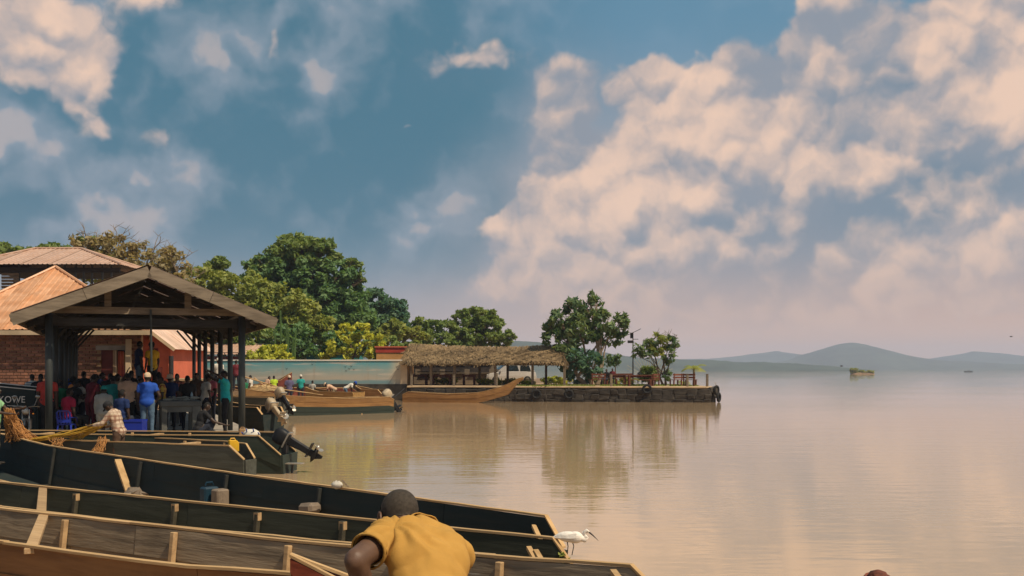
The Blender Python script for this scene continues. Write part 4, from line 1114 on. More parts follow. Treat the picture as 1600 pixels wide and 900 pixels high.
# ------------------------------------------------------------------ trees
M_bark = mat('bark', (0.13, 0.095, 0.065), .95, .4, (3, 3, 8), bump=.6, bscale=12)
M_bark_pale = mat('pale_bark', (0.30, 0.23, 0.16), .9, .4, (3, 3, 8), bump=.5, bscale=12)
LF = {
 'dark': leafmat('leaf_dark', (0.070, 0.169, 0.068), (0.199, 0.307, 0.109), .4),
 'mid': leafmat('leaf_mid', (0.095, 0.174, 0.050), (0.270, 0.326, 0.087), .4),
 'light': leafmat('leaf_light', (0.174, 0.238, 0.054), (0.397, 0.397, 0.098), .4),
 'yellow': leafmat('leaf_yellow', (0.317, 0.365, 0.039), (0.666, 0.634, 0.087), .4),
 'olive': leafmat('leaf_olive', (0.222, 0.190, 0.087), (0.428, 0.333, 0.167), .4),
 'bluegreen': leafmat('leaf_bluegreen', (0.048, 0.135, 0.098), (0.143, 0.238, 0.128), .4),
 'pier': leafmat('leaf_pier', (0.035, 0.111, 0.063), (0.238, 0.301, 0.117), .35),
}
def leaves(centers, radii, per, size, flat=.35, aspect=.5, seed=0):
    r_ = np.random.default_rng(seed)
    n = len(centers) * per
    c = np.repeat(np.asarray(centers), per, 0); rad = np.repeat(np.asarray(radii), per, 0)
    d = r_.normal(0, 1, (n, 3)); d /= np.linalg.norm(d, axis=1)[:, None]
    rr = r_.random(n)[:, None] ** .45
    p = c + d * rr * rad * np.array([1, 1, .75])
    nn = r_.normal(0, 1, (n, 3)) * .75 + d * .5; nn[:, 2] += flat * 2
    nn /= np.linalg.norm(nn, axis=1)[:, None]
    a = r_.normal(0, 1, (n, 3)); a -= nn * (a * nn).sum(1)[:, None]; a /= np.linalg.norm(a, axis=1)[:, None]
    b_ = np.cross(nn, a)
    s_ = (size * r_.uniform(.6, 1.35, n))[:, None]
    q = np.stack([p - a * s_, p + b_ * s_ * aspect, p + a * s_, p - b_ * s_ * aspect], 1).reshape(-1, 3)
    return q, np.repeat(r_.random(n), 4)

def crown_mesh(name, m, parent, centers, radii, per, size, seed=0, **kw):
    q, rv = leaves(centers, radii, per, size, seed=seed, **kw)
    o = raw(name, q, np.arange(len(q)).reshape(-1, 4), m, parent)
    at_ = o.data.attributes.new('rnd', 'FLOAT', 'POINT'); at_.data.foreach_set('value', rv.astype(np.float32))
    return o

def tree(name, label, px, Y, gz, lobes, leaf, lsize=.26, sub=1.0, density=1.0, bark=None, trunk_r=.25, per=60, seed=0, group=None, limbs=True, cat='tree', stems=1, lean=0.0, aspect=.5, flat=.35, bare=0):
    """lobes: (px, py, rx_px, ry_px[, leaf key]) of the crown at distance Y; depth follows the width"""
    base = Vector(((px - 800) / 1600 * Y, Y, gz)); k_ = Y / 1600
    t_ = thing(name, label, cat, tuple(base), 0, group); bark = bark or M_bark
    rs = np.random.default_rng(seed + 100)
    groups = {}; lobc = []
    for lb in lobes:
        lx_, ly_, rx, ry = lb[:4]; lf = lb[4] if len(lb) > 4 else leaf
        c = at(lx_, ly_, Y) - base; c.y += float(rs.uniform(-.5, .5)) * rx * k_ * .6
        a, b_ = rx * k_, ry * k_; dp = (a * .8 + b_ * .2)
        lobc.append((c, a, b_))
        n = max(3, int(sub * density * 4.2 * (a * b_ + a * dp + b_ * dp) ** .85))
        d = rs.normal(0, 1, (n, 3)); d /= np.linalg.norm(d, axis=1)[:, None]
        rr = rs.uniform(.55, 1.0, n)[:, None]
        cc = np.array(c)[None] + d * rr * np.array([a, dp, b_])
        rad = rs.uniform(.35, .75, n)[:, None] * min(1.5, .35 + .35 * min(a, b_)) * np.ones((1, 3))
        g = groups.setdefault(lf, [[], []]); g[0].append(cc); g[1].append(rad)
    # trunk and limbs
    q = MB()
    low = min(c.z - b_ for c, a, b_ in lobc)
    for s_ in range(stems):
        off = Vector(((s_ - (stems - 1) / 2) * trunk_r * 2.2, 0, 0))
        cen = sum((c for c, a, b_ in lobc), Vector()) / len(lobc)
        fork = Vector((cen.x * .3 + lean, cen.y * .3, max(.6, low + .3))) + off * 2
        q.tube([off, off.lerp(fork, .5) + Vector((.1 * trunk_r, 0, 0)), fork], [trunk_r * 1.15, trunk_r * .9, trunk_r * .75], 8)
        if limbs:
            for i, (c, a, b_) in enumerate(lobc):
                if i % stems != s_: continue
                mid = fork.lerp(c, .5) + Vector((0, 0, .12 * (c - fork).length))
                q.tube([fork, mid, c], [trunk_r * .55, trunk_r * .34, trunk_r * .12], 6)
                for j in range(3):
                    e = c + Vector((float(rs.uniform(-1, 1)) * a, float(rs.uniform(-1, 1)) * a, float(rs.uniform(-.2, 1)) * b_)) * .8
                    q.tube([mid.lerp(c, .5), e], [trunk_r * .2, trunk_r * .05], 5)
    for i in range(bare):
        c, a, b_ = lobc[i % len(lobc)]
        p = Vector(c); pts = [p.copy()]; dirv = Vector((float(rs.uniform(-.6, 1)), float(rs.uniform(-.4, .4)), float(rs.uniform(.5, 1.2)))).normalized()
        for j in range(5):
            p = p + dirv * (b_ * .34); dirv = (dirv + Vector((float(rs.normal(0, .3)), float(rs.normal(0, .3)), float(rs.normal(0, .15))))).normalized(); pts.append(p.copy())
        q.tube(pts, [.05, .04, .035, .03, .02, .012], 4)
        for j in (2, 3, 4):
            q.tube([pts[j], pts[j] + Vector((float(rs.uniform(-1, 1)), 0, float(rs.uniform(.1, .9)))) * .9], [.025, .008], 4)
    q.build('trunk', bark, t_, fix=False)
    for i, (lf, (cs, rd)) in enumerate(groups.items()):
        crown_mesh('crown', LF[lf], t_, np.concatenate(cs), np.concatenate(rd), per, lsize, seed=seed + i, aspect=aspect, flat=flat)
    return t_

BG = 'big trees behind the landing'
tree('tree', 'dark green treetop at the far left above the pale iron roof', 20, 92, 1, [(-30, 395, 50, 14), (20, 395, 40, 13), (55, 396, 34, 10), (100, 400, 40, 18)], 'mid', .3, seed=1, group=BG)
tree('tree', 'brownish half bare tree behind the gabled shed roof', 205, 86, 1, [(140, 395, 36, 28, 'olive'), (185, 390, 46, 26, 'olive'), (230, 405, 50, 32, 'olive'), (160, 420, 50, 30, 'light'), (215, 430, 60, 34, 'olive'), (275, 425, 34, 30, 'olive'), (135, 384, 26, 14, 'mid'), (285, 470, 40, 40, 'mid')], 'olive', .22, density=.85, per=34, seed=2, group=BG, bare=34, bark=M_bark_pale)
tree('tree', 'small tree with light crown peeping over the shed roof right slope', 345, 100, 1, [(346, 412, 22, 12), (350, 426, 18, 12), (330, 425, 16, 10)], 'mid', .26, seed=3, group=BG, trunk_r=.15)
tree('tree', 'light green spreading tree directly behind the shed right roof slope', 360, 94, 1, [(320, 440, 46, 24), (370, 450, 50, 30), (420, 470, 48, 34), (350, 480, 60, 36), (400, 500, 50, 40), (460, 490, 44, 34), (480, 520, 40, 30, 'mid'), (320, 490, 40, 40, 'mid'), (440, 520, 46, 34, 'mid'), (500, 500, 20, 26)], 'light', .24, density=1.0, per=46, seed=4, group=BG)
tree('tree', 'huge dark green tree, tallest behind the painted wall', 485, 112, 1, [(450, 395, 46, 26, 'mid'), (490, 398, 44, 26, 'mid'), (430, 420, 46, 24), (480, 430, 60, 32), (530, 425, 36, 26), (410, 412, 22, 12, 'mid'), (420, 440, 40, 22), (540, 455, 34, 30), (500, 470, 60, 36), (460, 470, 50, 30), (550, 490, 46, 34), (510, 510, 60, 36), (460, 376, 24, 12, 'mid'), (505, 384, 26, 12, 'mid'), (398, 422, 16, 8, 'mid'), (550, 415, 14, 9, 'mid'), (562, 435, 12, 8, 'mid')], 'dark', .3, density=1.0, per=50, seed=5, group=BG, trunk_r=.6)
tree('tree', 'rounded dark tree on the right shoulder of the huge one', 600, 124, 1, [(585, 475, 32, 24), (610, 485, 28, 26), (570, 500, 36, 30), (605, 510, 36, 26), (630, 500, 14, 14)], 'bluegreen', .3, seed=6, group=BG)
tree('tree', 'yellow green rounded tree just left above the thatched shelter', 625, 104, 1, [(620, 520, 34, 18), (650, 524, 18, 14), (600, 528, 24, 16)], 'light', .22, seed=7, group=BG, per=70)
tree('tree', 'dark bushy tree behind the thatched roof left half', 685, 112, 1, [(660, 515, 24, 18), (695, 516, 26, 18), (685, 534, 40, 18), (720, 530, 24, 16), (640, 530, 24, 14)], 'mid', .26, seed=8, group=BG)
tree('tree', 'wide crowned tree behind the thatched roof middle', 745, 114, 1, [(745, 490, 34, 12), (730, 505, 30, 16), (760, 508, 30, 16), (745, 525, 46, 20), (785, 525, 22, 9), (720, 488, 14, 8), (775, 532, 26, 14)], 'mid', .26, seed=9, group=BG)
tree('young_tree', 'yellow green young tree just behind the painted wall', 550, 84, 1, [(545, 525, 20, 16), (570, 520, 22, 16), (590, 532, 16, 14), (530, 545, 24, 16), (560, 545, 34, 18), (590, 548, 20, 14), (515, 553, 20, 12), (540, 512, 10, 8)], 'yellow', .19, density=.8, per=34, seed=10, trunk_r=.1, group='garden plants behind the painted wall')
tree('bush', 'bright yellow green rounded bush behind the painted wall', 420, 80, 1, [(405, 552, 20, 12), (430, 549, 22, 11), (420, 558, 34, 10), (448, 560, 14, 8)], 'yellow', .13, density=1.6, per=60, seed=11, trunk_r=.08, limbs=False, cat='bush', group='garden plants behind the painted wall')
tree('bush', 'dark leafy undergrowth filling the gap under the big trees', 480, 90, 1, [(390, 530, 50, 30, 'mid'), (450, 535, 40, 30), (500, 540, 44, 24), (545, 535, 40, 26), (600, 545, 34, 18, 'mid'), (340, 530, 46, 28), (300, 525, 30, 20, 'light'), (650, 548, 30, 12, 'mid')], 'dark', .24, density=.9, per=46, seed=12, trunk_r=.1, limbs=False, cat='bush', group='garden plants behind the painted wall')
tree('bush', 'orange tinged shrub beside the satellite dish', 268, 82, 1, [(262, 527, 14, 10), (272, 533, 12, 9)], 'olive', .16, density=1.4, per=50, seed=13, limbs=False, trunk_r=.08, cat='bush', group='garden plants behind the painted wall')
# upright candelabra spurge
eu = thing('spurge', 'tall upright candelabra spurge stems right of the shed roof', 'plant', (at(448, 0, 82).x, 82, 1.05))
M_spurge = mat('spurge_stem', (0.07, 0.13, 0.03), .8, .3, (3, 3, 3))
for i, (px, py) in enumerate(((430, 500), (438, 485), (446, 505), (452, 515), (462, 516), (456, 530))):
    e = at(px, py, 82) - Vector(eu.location)
    q = MB(); pts = [Vector((e.x * .2, (i % 3 - 1) * .25, 0)), Vector((e.x * .8, (i % 3 - 1) * .4, 1.0)), Vector((e.x, (i % 3 - 1) * .4, e.z))]
    q.tube(pts, [.11, .11, .07], 5)
    for j in range(14):
        z = 1.0 + (e.z - 1.0) * j / 14
        q.box((e.x * (.8 + .2 * j / 14) + random.uniform(-.08, .08), (i % 3 - 1) * .4, z), (.22, .05, .1), ry=random.uniform(-.6, .6))
    q.build('stem', M_spurge, eu)

# trees and plants on the quay
PG = 'plants on the stone quay'
tree('quay_tree', 'large leaning leafy tree overhanging the thatched roof on the quay', 925, 77, QZ, [(880, 505, 26, 20), (900, 487, 26, 20), (925, 485, 22, 16), (865, 525, 18, 16), (905, 515, 36, 26), (940, 505, 26, 22), (965, 510, 18, 16), (975, 500, 10, 8), (950, 528, 26, 12), (885, 540, 24, 18), (895, 560, 26, 22, 'bluegreen'), (920, 570, 26, 20, 'bluegreen'), (905, 588, 22, 14, 'bluegreen'), (895, 470, 8, 8), (920, 466, 7, 10), (872, 490, 10, 8), (857, 510, 8, 8), (930, 470, 7, 7)], 'pier', .27, density=1.45, per=24, seed=21, trunk_r=.2, group=PG, aspect=.36, stems=3, bark=M_bark_pale, flat=.15)
tree('quay_tree', 'small round tree between the leaning tree and lamp post', 962, 82, QZ, [(955, 562, 9, 7), (965, 560, 8, 6), (960, 570, 11, 6)], 'pier', .15, density=2.2, per=34, seed=22, trunk_r=.05, group=PG)
tree('quay_tree', 'airy frangipani tree beside the fan palm near the quay end', 1038, 75, QZ, [(1015, 535, 12, 10), (1035, 540, 18, 14, 'light'), (1050, 535, 12, 10), (1030, 528, 12, 9, 'light'), (1010, 550, 14, 10), (1000, 545, 10, 12), (1045, 555, 10, 12), (1043, 575, 7, 12), (1040, 590, 8, 9), (1057, 542, 6, 4), (1020, 545, 12, 10, 'light'), (993, 555, 6, 8)], 'pier', .2, density=2.2, per=18, seed=23, trunk_r=.09, group=PG, stems=2, bark=M_bark, aspect=.34, bare=3)
def palm(name, label, px, Y, gz, h, nf, fl, leaf, up=.9, group=PG, trunk=.09, seed=0, cat='palm'):
    rs = np.random.default_rng(seed); t_ = thing(name, label, cat, ((px - 800) / 1600 * Y, Y, gz), 0, group)
    MB().tube([(0, 0, 0), (.03, 0, h * .5), (0, 0, h)], [trunk * 1.2, trunk, trunk * .8], 8).build('trunk', M_bark_pale, t_, smooth=True)
    for i in range(nf):
        az = 2 * math.pi * i / nf + rs.uniform(-.3, .3); el = rs.uniform(.35, up)
        p = np.array([0, 0, h], float); dv = np.array([math.cos(az) * math.cos(el), math.sin(az) * math.cos(el), math.sin(el)])
        V_, F_ = [], []; nseg = 12; sp = np.cross(dv, [0, 0, 1]); sp /= np.linalg.norm(sp)
        for j in range(nseg):
            p2 = p + dv * fl / nseg; dv = dv + np.array([0, 0, -.13]); dv /= np.linalg.norm(dv)
            ll = fl * .34 * math.sin(math.pi * (j + .8) / (nseg + .8)) + .03
            for sg in (-1, 1):
                tip = p + sp * sg * ll + dv * ll * .7 + np.array([0, 0, -.3 * ll])
                k_ = len(V_); V_ += [p, p + dv * fl / nseg * .7, tip, tip - dv * .02]; F_.append((k_, k_ + 1, k_ + 2, k_ + 3))
            p = p2
        o = raw('frond', V_, F_, LF[leaf], t_)
        at_ = o.data.attributes.new('rnd', 'FLOAT', 'POINT'); at_.data.foreach_set('value', np.full(len(V_), rs.random(), dtype=np.float32))
    return t_
palm('palm', 'small feathery palm standing near the end of the quay', 1084, 74, QZ, 1.25, 11, 1.05, 'light', seed=1)
palm('palm', 'young low palm beside the lamp post on the quay', 987, 78, QZ, .35, 9, .8, 'light', seed=2, trunk=.05)
palm('palm', 'tiny palm seedling in front of the lake near the quay end', 1068, 76, QZ, .25, 8, .6, 'light', seed=3, trunk=.05)
tp = thing('traveller_palm', 'fan shaped palm with pale spread stalks on the quay', 'palm', ((1015 - 800) / 1600 * 77, 77, QZ), 0, PG)
M_stalk = mat('pale_leaf_stalk', (.50, .47, .33), .7, .2, (4, 4, 4))
MB().tube([(0, 0, 0), (0, 0, .5)], [.16, .13], 8).build('trunk', M_bark, tp)
for i in range(19):
    th = R(-62 + 124 * i / 18); ln = 1.95 + .12 * math.sin(i * 2.1)
    d = Vector((math.sin(th), .02 * (i % 3 - 1), math.cos(th)))
    MB().tube([d * .1 + Vector((0, 0, .35)), d * ln * .6 + Vector((0, 0, .35)), d * ln + Vector((0, 0, .33))], [.035, .02, .012], 5).build('stalk', M_stalk, tp)
crown_mesh('fan_leaves', LF['mid'], tp, [(x, y, z) for x in (-.35, 0, .35) for y in (-.2, .2) for z in (.5, .9, 1.2)], [(.4, .25, .4)] * 18, 60, .13, seed=5)

# hedges and ground plants on the quay: one thing each
HG = 'low yellow green hedges on the quay'
def hedge(label, px0, px1, py0, py1, Y, leaf='yellow', seed=0, dep=.5):
    x0, x1 = (px0 - 800) / 1600 * Y, (px1 - 800) / 1600 * Y; z1 = CAMH + (577 - py0) / 1600 * Y
    t_ = thing('hedge', label, 'hedge', ((x0 + x1) / 2, Y, QZ), 0, HG); rs = np.random.default_rng(seed)
    n = max(6, int((x1 - x0) * 16)); cs = np.stack([rs.uniform(x0, x1, n) - (x0 + x1) / 2, rs.uniform(-dep, dep, n), rs.uniform(.08, max(.15, z1 - QZ - .12), n)], 1)
    crown_mesh('foliage', LF[leaf], t_, cs, np.full((n, 3), .22), 44, .085, seed=seed)
    q = MB()
    for c in cs[::3]: q.tube([(c[0], c[1], 0), tuple(c)], [.015, .008], 4)
    q.build('stems', M_bark, t_, fix=False)
hedge('hedge in front of the parked car under the thatched shelter', 744, 782, 591, 604, 79, seed=1)
hedge('hedge between car bonnet and shelter post', 786, 812, 591, 604, 79.5, seed=2)
hedge('long hedge right of the shelter beside the leaning tree', 848, 893, 587, 604, 81, seed=3, dep=.8)
hedge('short hedge at the left under the thatched shelter', 675, 712, 590, 602, 81, seed=4)
hedge('small hedge patch at the canoe bow by the shelter posts', 818, 834, 594, 604, 80, seed=5)
hedge('light leafy patch behind the benches near the lamp post', 925, 985, 588, 600, 81, 'light', seed=6)
gr = raw('grass', *leaves(np.stack([np.random.default_rng(3).uniform(0, 13.4, 500), np.random.default_rng(4).uniform(72.6, 79, 500), np.full(500, QZ + .02)], 1), np.full((500, 3), .22) * np.array([1, 1, .2]), 16, .07, flat=-.2, seed=9)[:1], np.arange(500 * 16 * 4).reshape(-1, 4), LF['light'])
gr.data.attributes.new('rnd', 'FLOAT', 'POINT'); tag(gr, 'thin grass growing along the top of the quay', 'grass', kind='stuff')
# floating islet out in the lake
isl = thing('islet', 'small floating plant islet far out on the lake', 'islet', (at(1348, 0, 480).x, 480, 0))
q = MB().ellipsoid((0, 0, -.1), (6.0, 2.5, 1.0), n=18, m=8); q.build('mud', M_dirt, isl)
rs = np.random.default_rng(77)
cs = np.concatenate([np.stack([rs.uniform(-5.6, -2.6, 50), rs.uniform(-1.2, 1.2, 50), rs.uniform(.8, 2.6, 50)], 1), np.stack([rs.uniform(-2.6, 4.8, 60), rs.uniform(-1.2, 1.2, 60), rs.uniform(.6, 1.6, 60)], 1)])
crown_mesh('reeds', LF['light'], isl, cs, np.full((110, 3), .6), 40, .3, seed=5)

# ------------------------------------------------------------------ people
SKIN = [mat('skin_dark', (0.060, 0.032, 0.020), .5, .2, (8, 8, 8), spec=.4, rnd=.1), mat('skin_brown', (0.10, 0.052, 0.030), .5, .2, (8, 8, 8), spec=.4, rnd=.1)]
M_hair = mat('black_hair', (0.012, 0.011, 0.010), .85, .3, (40, 40, 40), bump=.5, bscale=120)
M_shoe = mat('dark_shoe', (0.03, 0.025, 0.02), .7)
M_eye = mat('eye_white', (.6, .57, .5), .3)
M_lip = mat('lips', (0.09, 0.035, 0.03), .5)
def cloth(name, c, c2=None, rough=.9):
    return mat('cloth_' + name, c, rough, .22, (6, 6, 6), col2=c2, bump=.25, bscale=40, rnd=.05)

def cap_mesh(a, b_, ra, rb, n=10):
    """tapered capsule as closed verts/faces"""
    a, b_ = Vector(a), Vector(b_); d = b_ - a; ln = max(d.length, 1e-5); d /= ln
    prof = [(0.02, -ra)] + [(ra * math.cos(t_), -ra * math.sin(t_)) for t_ in (1.0, .5)] + [(ra, 0), (rb, ln)] + [(rb * math.cos(t_), ln + rb * math.sin(t_)) for t_ in (.5, 1.0)] + [(.02, ln + rb)]
    ref = Vector((0, 0, 1)) if abs(d.z) < .9 else Vector((1, 0, 0)); x = d.cross(ref).normalized(); y = d.cross(x)
    V_ = [a + d * h + x * (r_ * math.cos(2 * math.pi * k_ / n)) + y * (r_ * math.sin(2 * math.pi * k_ / n)) for r_, h in prof for k_ in range(n)]
    F_ = [(i * n + k_, i * n + (k_ + 1) % n, (i + 1) * n + (k_ + 1) % n, (i + 1) * n + k_) for i in range(len(prof) - 1) for k_ in range(n)]
    F_ += [tuple(range(n))[::-1], tuple(range((len(prof) - 1) * n, len(prof) * n))]
    return V_, F_

def remesh(prims, voxel, smooth_it):
    q = MB()
    for p in prims:
        if p[0] == 'c': V_, F_ = cap_mesh(p[2], p[3], p[4], p[5]); q.add(V_, F_)
        else: q.ellipsoid(p[2], p[3], p[4], n=14, m=10)
    me = bpy.data.meshes.new('tmp'); me.from_pydata(q.v, [], q.f)
    bm = bmesh.new(); bm.from_mesh(me); bmesh.ops.recalc_face_normals(bm, faces=bm.faces); bm.to_mesh(me); bm.free()
    ob = bpy.data.objects.new('tmp', me); COL.objects.link(ob)
    md = ob.modifiers.new('r', 'REMESH'); md.mode = 'VOXEL'; md.voxel_size = voxel; md.use_smooth_shade = True
    if smooth_it:
        ms = ob.modifiers.new('s', 'SMOOTH'); ms.factor = .5; ms.iterations = smooth_it
    dg = bpy.context.evaluated_depsgraph_get()
    out = bpy.data.meshes.new_from_object(ob.evaluated_get(dg))
    bpy.data.objects.remove(ob); bpy.data.meshes.remove(me)
    return out

def regions(co, prims):
    """index of the nearest primitive for each vertex and the position along it"""
    best = np.full(len(co), 1e9); idx = np.zeros(len(co), int); tt = np.zeros(len(co))
    for i, p in enumerate(prims):
        if p[0] == 'c':
            a, b_ = np.array(p[2], float), np.array(p[3], float); d = b_ - a; L2_ = (d * d).sum() + 1e-9
            t_ = np.clip(((co - a) @ d) / L2_, 0, 1); ds = np.linalg.norm(co - (a + t_[:, None] * d), axis=1) - (p[4] + (p[5] - p[4]) * t_)
        else:
            rot = np.array(p[4]) if p[4] is not None else np.eye(3)
            l = (co - np.array(p[2], float)) @ rot; r_ = np.array(p[3], float)
            k_ = np.linalg.norm(l / r_, axis=1); ds = (k_ - 1) * r_.min(); t_ = np.clip(l[:, 2] / r_[2] * .5 + .5, 0, 1)
        m_ = ds < best; best[m_] = ds[m_]; idx[m_] = i; tt[m_] = t_[m_]
    return idx, tt

def shell(name, me, vmask, off, m, parent, wrinkle=0.0, seed=0, thick=True):
    """garment: the masked patch of the body pushed outwards"""
    n = len(me.vertices); co = np.empty(n * 3, np.float32); me.vertices.foreach_get('co', co); co = co.reshape(-1, 3)
    no = np.empty(n * 3, np.float32); me.vertices.foreach_get('normal', no); no = no.reshape(-1, 3)
    quads = [p.vertices[:] for p in me.polygons if all(vmask[v] for v in p.vertices)]
    if not quads: return None
    use = sorted({v for f in quads for v in f}); mp = {v: i for i, v in enumerate(use)}
    u = np.array(use); pc = co[u]
    o_ = np.full(len(u), off)
    if wrinkle: o_ = o_ + wrinkle * np.array([mnoise.noise(Vector((p[0] * 9 + seed, p[1] * 9, p[2] * 13))) for p in pc])
    V_ = pc + no[u] * o_[:, None]
    if name != 'hair': V_ = V_
    F_ = [tuple(mp[v] for v in f) for f in quads]
    me2 = bpy.data.meshes.new(name); me2.from_pydata([tuple(v) for v in V_], [], F_)
    me2.polygons.foreach_set('use_smooth', [True] * len(me2.polygons))
    return link(name, me2, m, parent)

def rx(v, a): return Vector((v.x, v.y * math.cos(a) - v.z * math.sin(a), v.y * math.sin(a) + v.z * math.cos(a)))

def person(label, loc, yaw, pose='stand', lean=0, H=1.72, shirt=None, pants=None, hat=None, hatc=None, long_sleeve=False, armL=None, armR=None, head_tilt=0, head_turn=0, skin=0, voxel=.024, group=None, bend=0, hood=False, seed=0, feet=True, fat=1.0, skirt=False):
    """local frame: facing +y, right hand +x, feet at z = 0. armL / armR: (upper dir, fore dir)"""
    root = thing('person', label, 'person', loc, yaw, group)
    s = H / 1.72; P = []
    la = -R(lean)
    if pose == 'stand': pel = Vector((0, 0, .93)) * s
    elif pose == 'sit': pel = Vector((0, 0, .54)) * s
    elif pose == 'bend': pel = Vector((0, -.12, .86)) * s
    else: pel = Vector((0, 0, .30)) * s
    def up(v): return pel + rx(Vector(v) * s, la)
    chest, neck, c7 = up((0, .0, .33)), up((0, .0, .51)), up((0, -.02, .46))
    hd = neck + rx(rx(Vector((0, .03, .13)) * s, -R(head_tilt)), la)
    hrot = Matrix.Rotation(la - R(head_tilt), 3, 'X') @ Matrix.Rotation(R(head_turn), 3, 'Z')
    trot = Matrix.Rotation(la, 3, 'X')
    f = fat
    P.append(['e', 'torso', up((0, .0, .33)), (.165 * s * f, .112 * s * f, .20 * s), trot])
    P.append(['e', 'torso', up((0, .0, .12)), (.145 * s * f, .108 * s * f, .2 * s), trot])
    P.append(['e', 'pelvis', pel + Vector((0, -.01, 0)), (.16 * s * f, .118 * s * f, .13 * s), trot])
    P.append(['c', 'torso', up((-.15, 0, .43)), up((.15, 0, .43)), .062 * s, .062 * s])
    P.append(['c', 'neck', up((0, -.005, .44)), hd - (hd - neck) * .35, .055 * s, .05 * s])
    P.append(['e', 'head', hd, (.074 * s, .094 * s, .112 * s), hrot])
    P.append(['e', 'face', hd + hrot @ Vector((0, .03, -.055)) * s, (.052 * s, .055 * s, .058 * s), hrot])
    P.append(['e', 'face', hd + hrot @ Vector((0, .098, -.02)) * s, (.014 * s, .018 * s, .024 * s), hrot])
    for sg in (-1, 1): P.append(['e', 'ear', hd + hrot @ Vector((sg * .077, -.005, -.015)) * s, (.010 * s, .02 * s, .032 * s), hrot])
    defA = {-1: (Vector((-.16, -.03, -1)), Vector((.0, .25, -1))), 1: (Vector((.16, -.03, -1)), Vector((.0, .25, -1)))}
    hands = []
    for sg, arm in ((-1, armL), (1, armR)):
        u_, fo = arm or defA[sg]
        u_, fo = Vector(u_).normalized(), Vector(fo).normalized()
        shd = up((sg * .185, 0, .425)); el = shd + u_ * .285 * s; wr = el + fo * .25 * s
        P.append(['c', 'uarm', shd, el, .053 * s * f, .041 * s])
        P.append(['c', 'farm', el, wr, .040 * s, .028 * s])
        hdv = fo; sdv = hdv.cross(Vector((0, 1, 0.2))); sdv = (sdv if sdv.length > .1 else hdv.cross(Vector((1, 0, 0)))).normalized(); nv = sdv.cross(hdv).normalized()
        P.append(['e', 'hand', wr + hdv * .05 * s, (.038 * s, .016 * s, .052 * s), Matrix((sdv, nv, hdv)).transposed()])
        for i, (o2, l2) in enumerate(((-.028, .062), (-.009, .075), (.010, .070), (.028, .055))):
            k0 = wr + hdv * .085 * s + sdv * o2 * s; k1 = k0 + (hdv * .8 + nv * .35).normalized() * l2 * .55 * s; k2 = k1 + (hdv * .5 + nv * .8).normalized() * l2 * .5 * s
            P.append(['c', 'hand', k0, k1, .0095 * s, .0085 * s]); P.append(['c', 'hand', k1, k2, .0085 * s, .007 * s])
        P.append(['c', 'hand', wr + hdv * .02 * s - sdv * .03 * s, wr + hdv * .075 * s - sdv * .058 * s + nv * .015 * s, .011 * s, .009 * s])
    for sg in (-1, 1):
        hip = pel + Vector((sg * .088, 0, -.03)) * s
        if pose == 'stand': kn = hip + Vector((sg * .02, .03, -.43)) * s; an = kn + Vector((sg * .01, -.03, -.41)) * s
        elif pose == 'bend': kn = hip + Vector((sg * .04, .1, -.39)) * s; an = kn + Vector((sg * .02, -.02, -.39)) * s
        elif pose == 'sit': kn = hip + Vector((sg * .06, .42, .02)) * s; an = kn + Vector((sg * .01, -.02, -.44)) * s
        else: kn = hip + Vector((sg * .12, .33, .24)) * s; an = kn + Vector((-sg * .02, -.16, -.42)) * s
        an.z = max(an.z, .07 * s)
        P.append(['c', 'thigh', hip, kn, .085 * s * f, .058 * s])
        P.append(['c', 'shin', kn, an, .056 * s, .038 * s])
        P.append(['c', 'foot', an + Vector((0, -.03, -.03)) * s, an + Vector((sg * .03, .15, -.04)) * s, .038 * s, .03 * s])
    body = remesh(P, voxel, 3)
    n = len(body.vertices); co = np.empty(n * 3, np.float32); body.vertices.foreach_get('co', co); co = co.reshape(-1, 3)
    idx, tt = regions(co, P); names = np.array([p[1] for p in P])[idx]
    body.polygons.foreach_set('use_smooth', [True] * len(body.polygons))
    link('body', body, SKIN[skin], root)
    sl = (names == 'torso') | ((names == 'uarm') & (tt < (1.1 if long_sleeve else .62))) | ((names == 'farm') & long_sleeve & (tt < .85)) | (names == 'pelvis') | ((names == 'neck') & (tt < .12))
    hipz = float((pel + Vector((0, 0, -.06 * s))).z)
    shell('shirt', body, sl, .014 * s, shirt or cloth('white', (.6, .57, .5)), root, .012, seed)
    if pants is not False:
        pm = (names == 'pelvis') | (names == 'thigh') | ((names == 'shin') & (tt < .93))
        shell('trousers', body, pm, .009 * s, pants or cloth('navy_trouser', (.025, .03, .045)), root, .008, seed + 3)
    if feet:
        for sg in (-1, 1): shell('shoe', body, (names == 'foot') & (co[:, 0] * sg > 0), .006, M_shoe, root)
    # hair cap over skull, brow line left free
    l = (co - np.array(hd)) @ np.array(hrot)
    hm = ((names == 'head') | (names == 'ear')) & ((l[:, 2] > .035 * s) | ((l[:, 1] < -.01 * s) & (l[:, 2] > -.05 * s))) & (names != 'ear')
    shell('hair', body, hm, .006 * s, M_hair, root)
    for sg in (-1, 1):
        MB().ellipsoid(hd + hrot @ Vector((sg * .03, .086, .005)) * s, (.011 * s, .008 * s, .007 * s), hrot, 8, 6).build('eye', M_eye, root, smooth=True)
    MB().ellipsoid(hd + hrot @ Vector((0, .083, -.06)) * s, (.022 * s, .008 * s, .008 * s), hrot, 8, 6).build('mouth', M_lip, root, smooth=True)
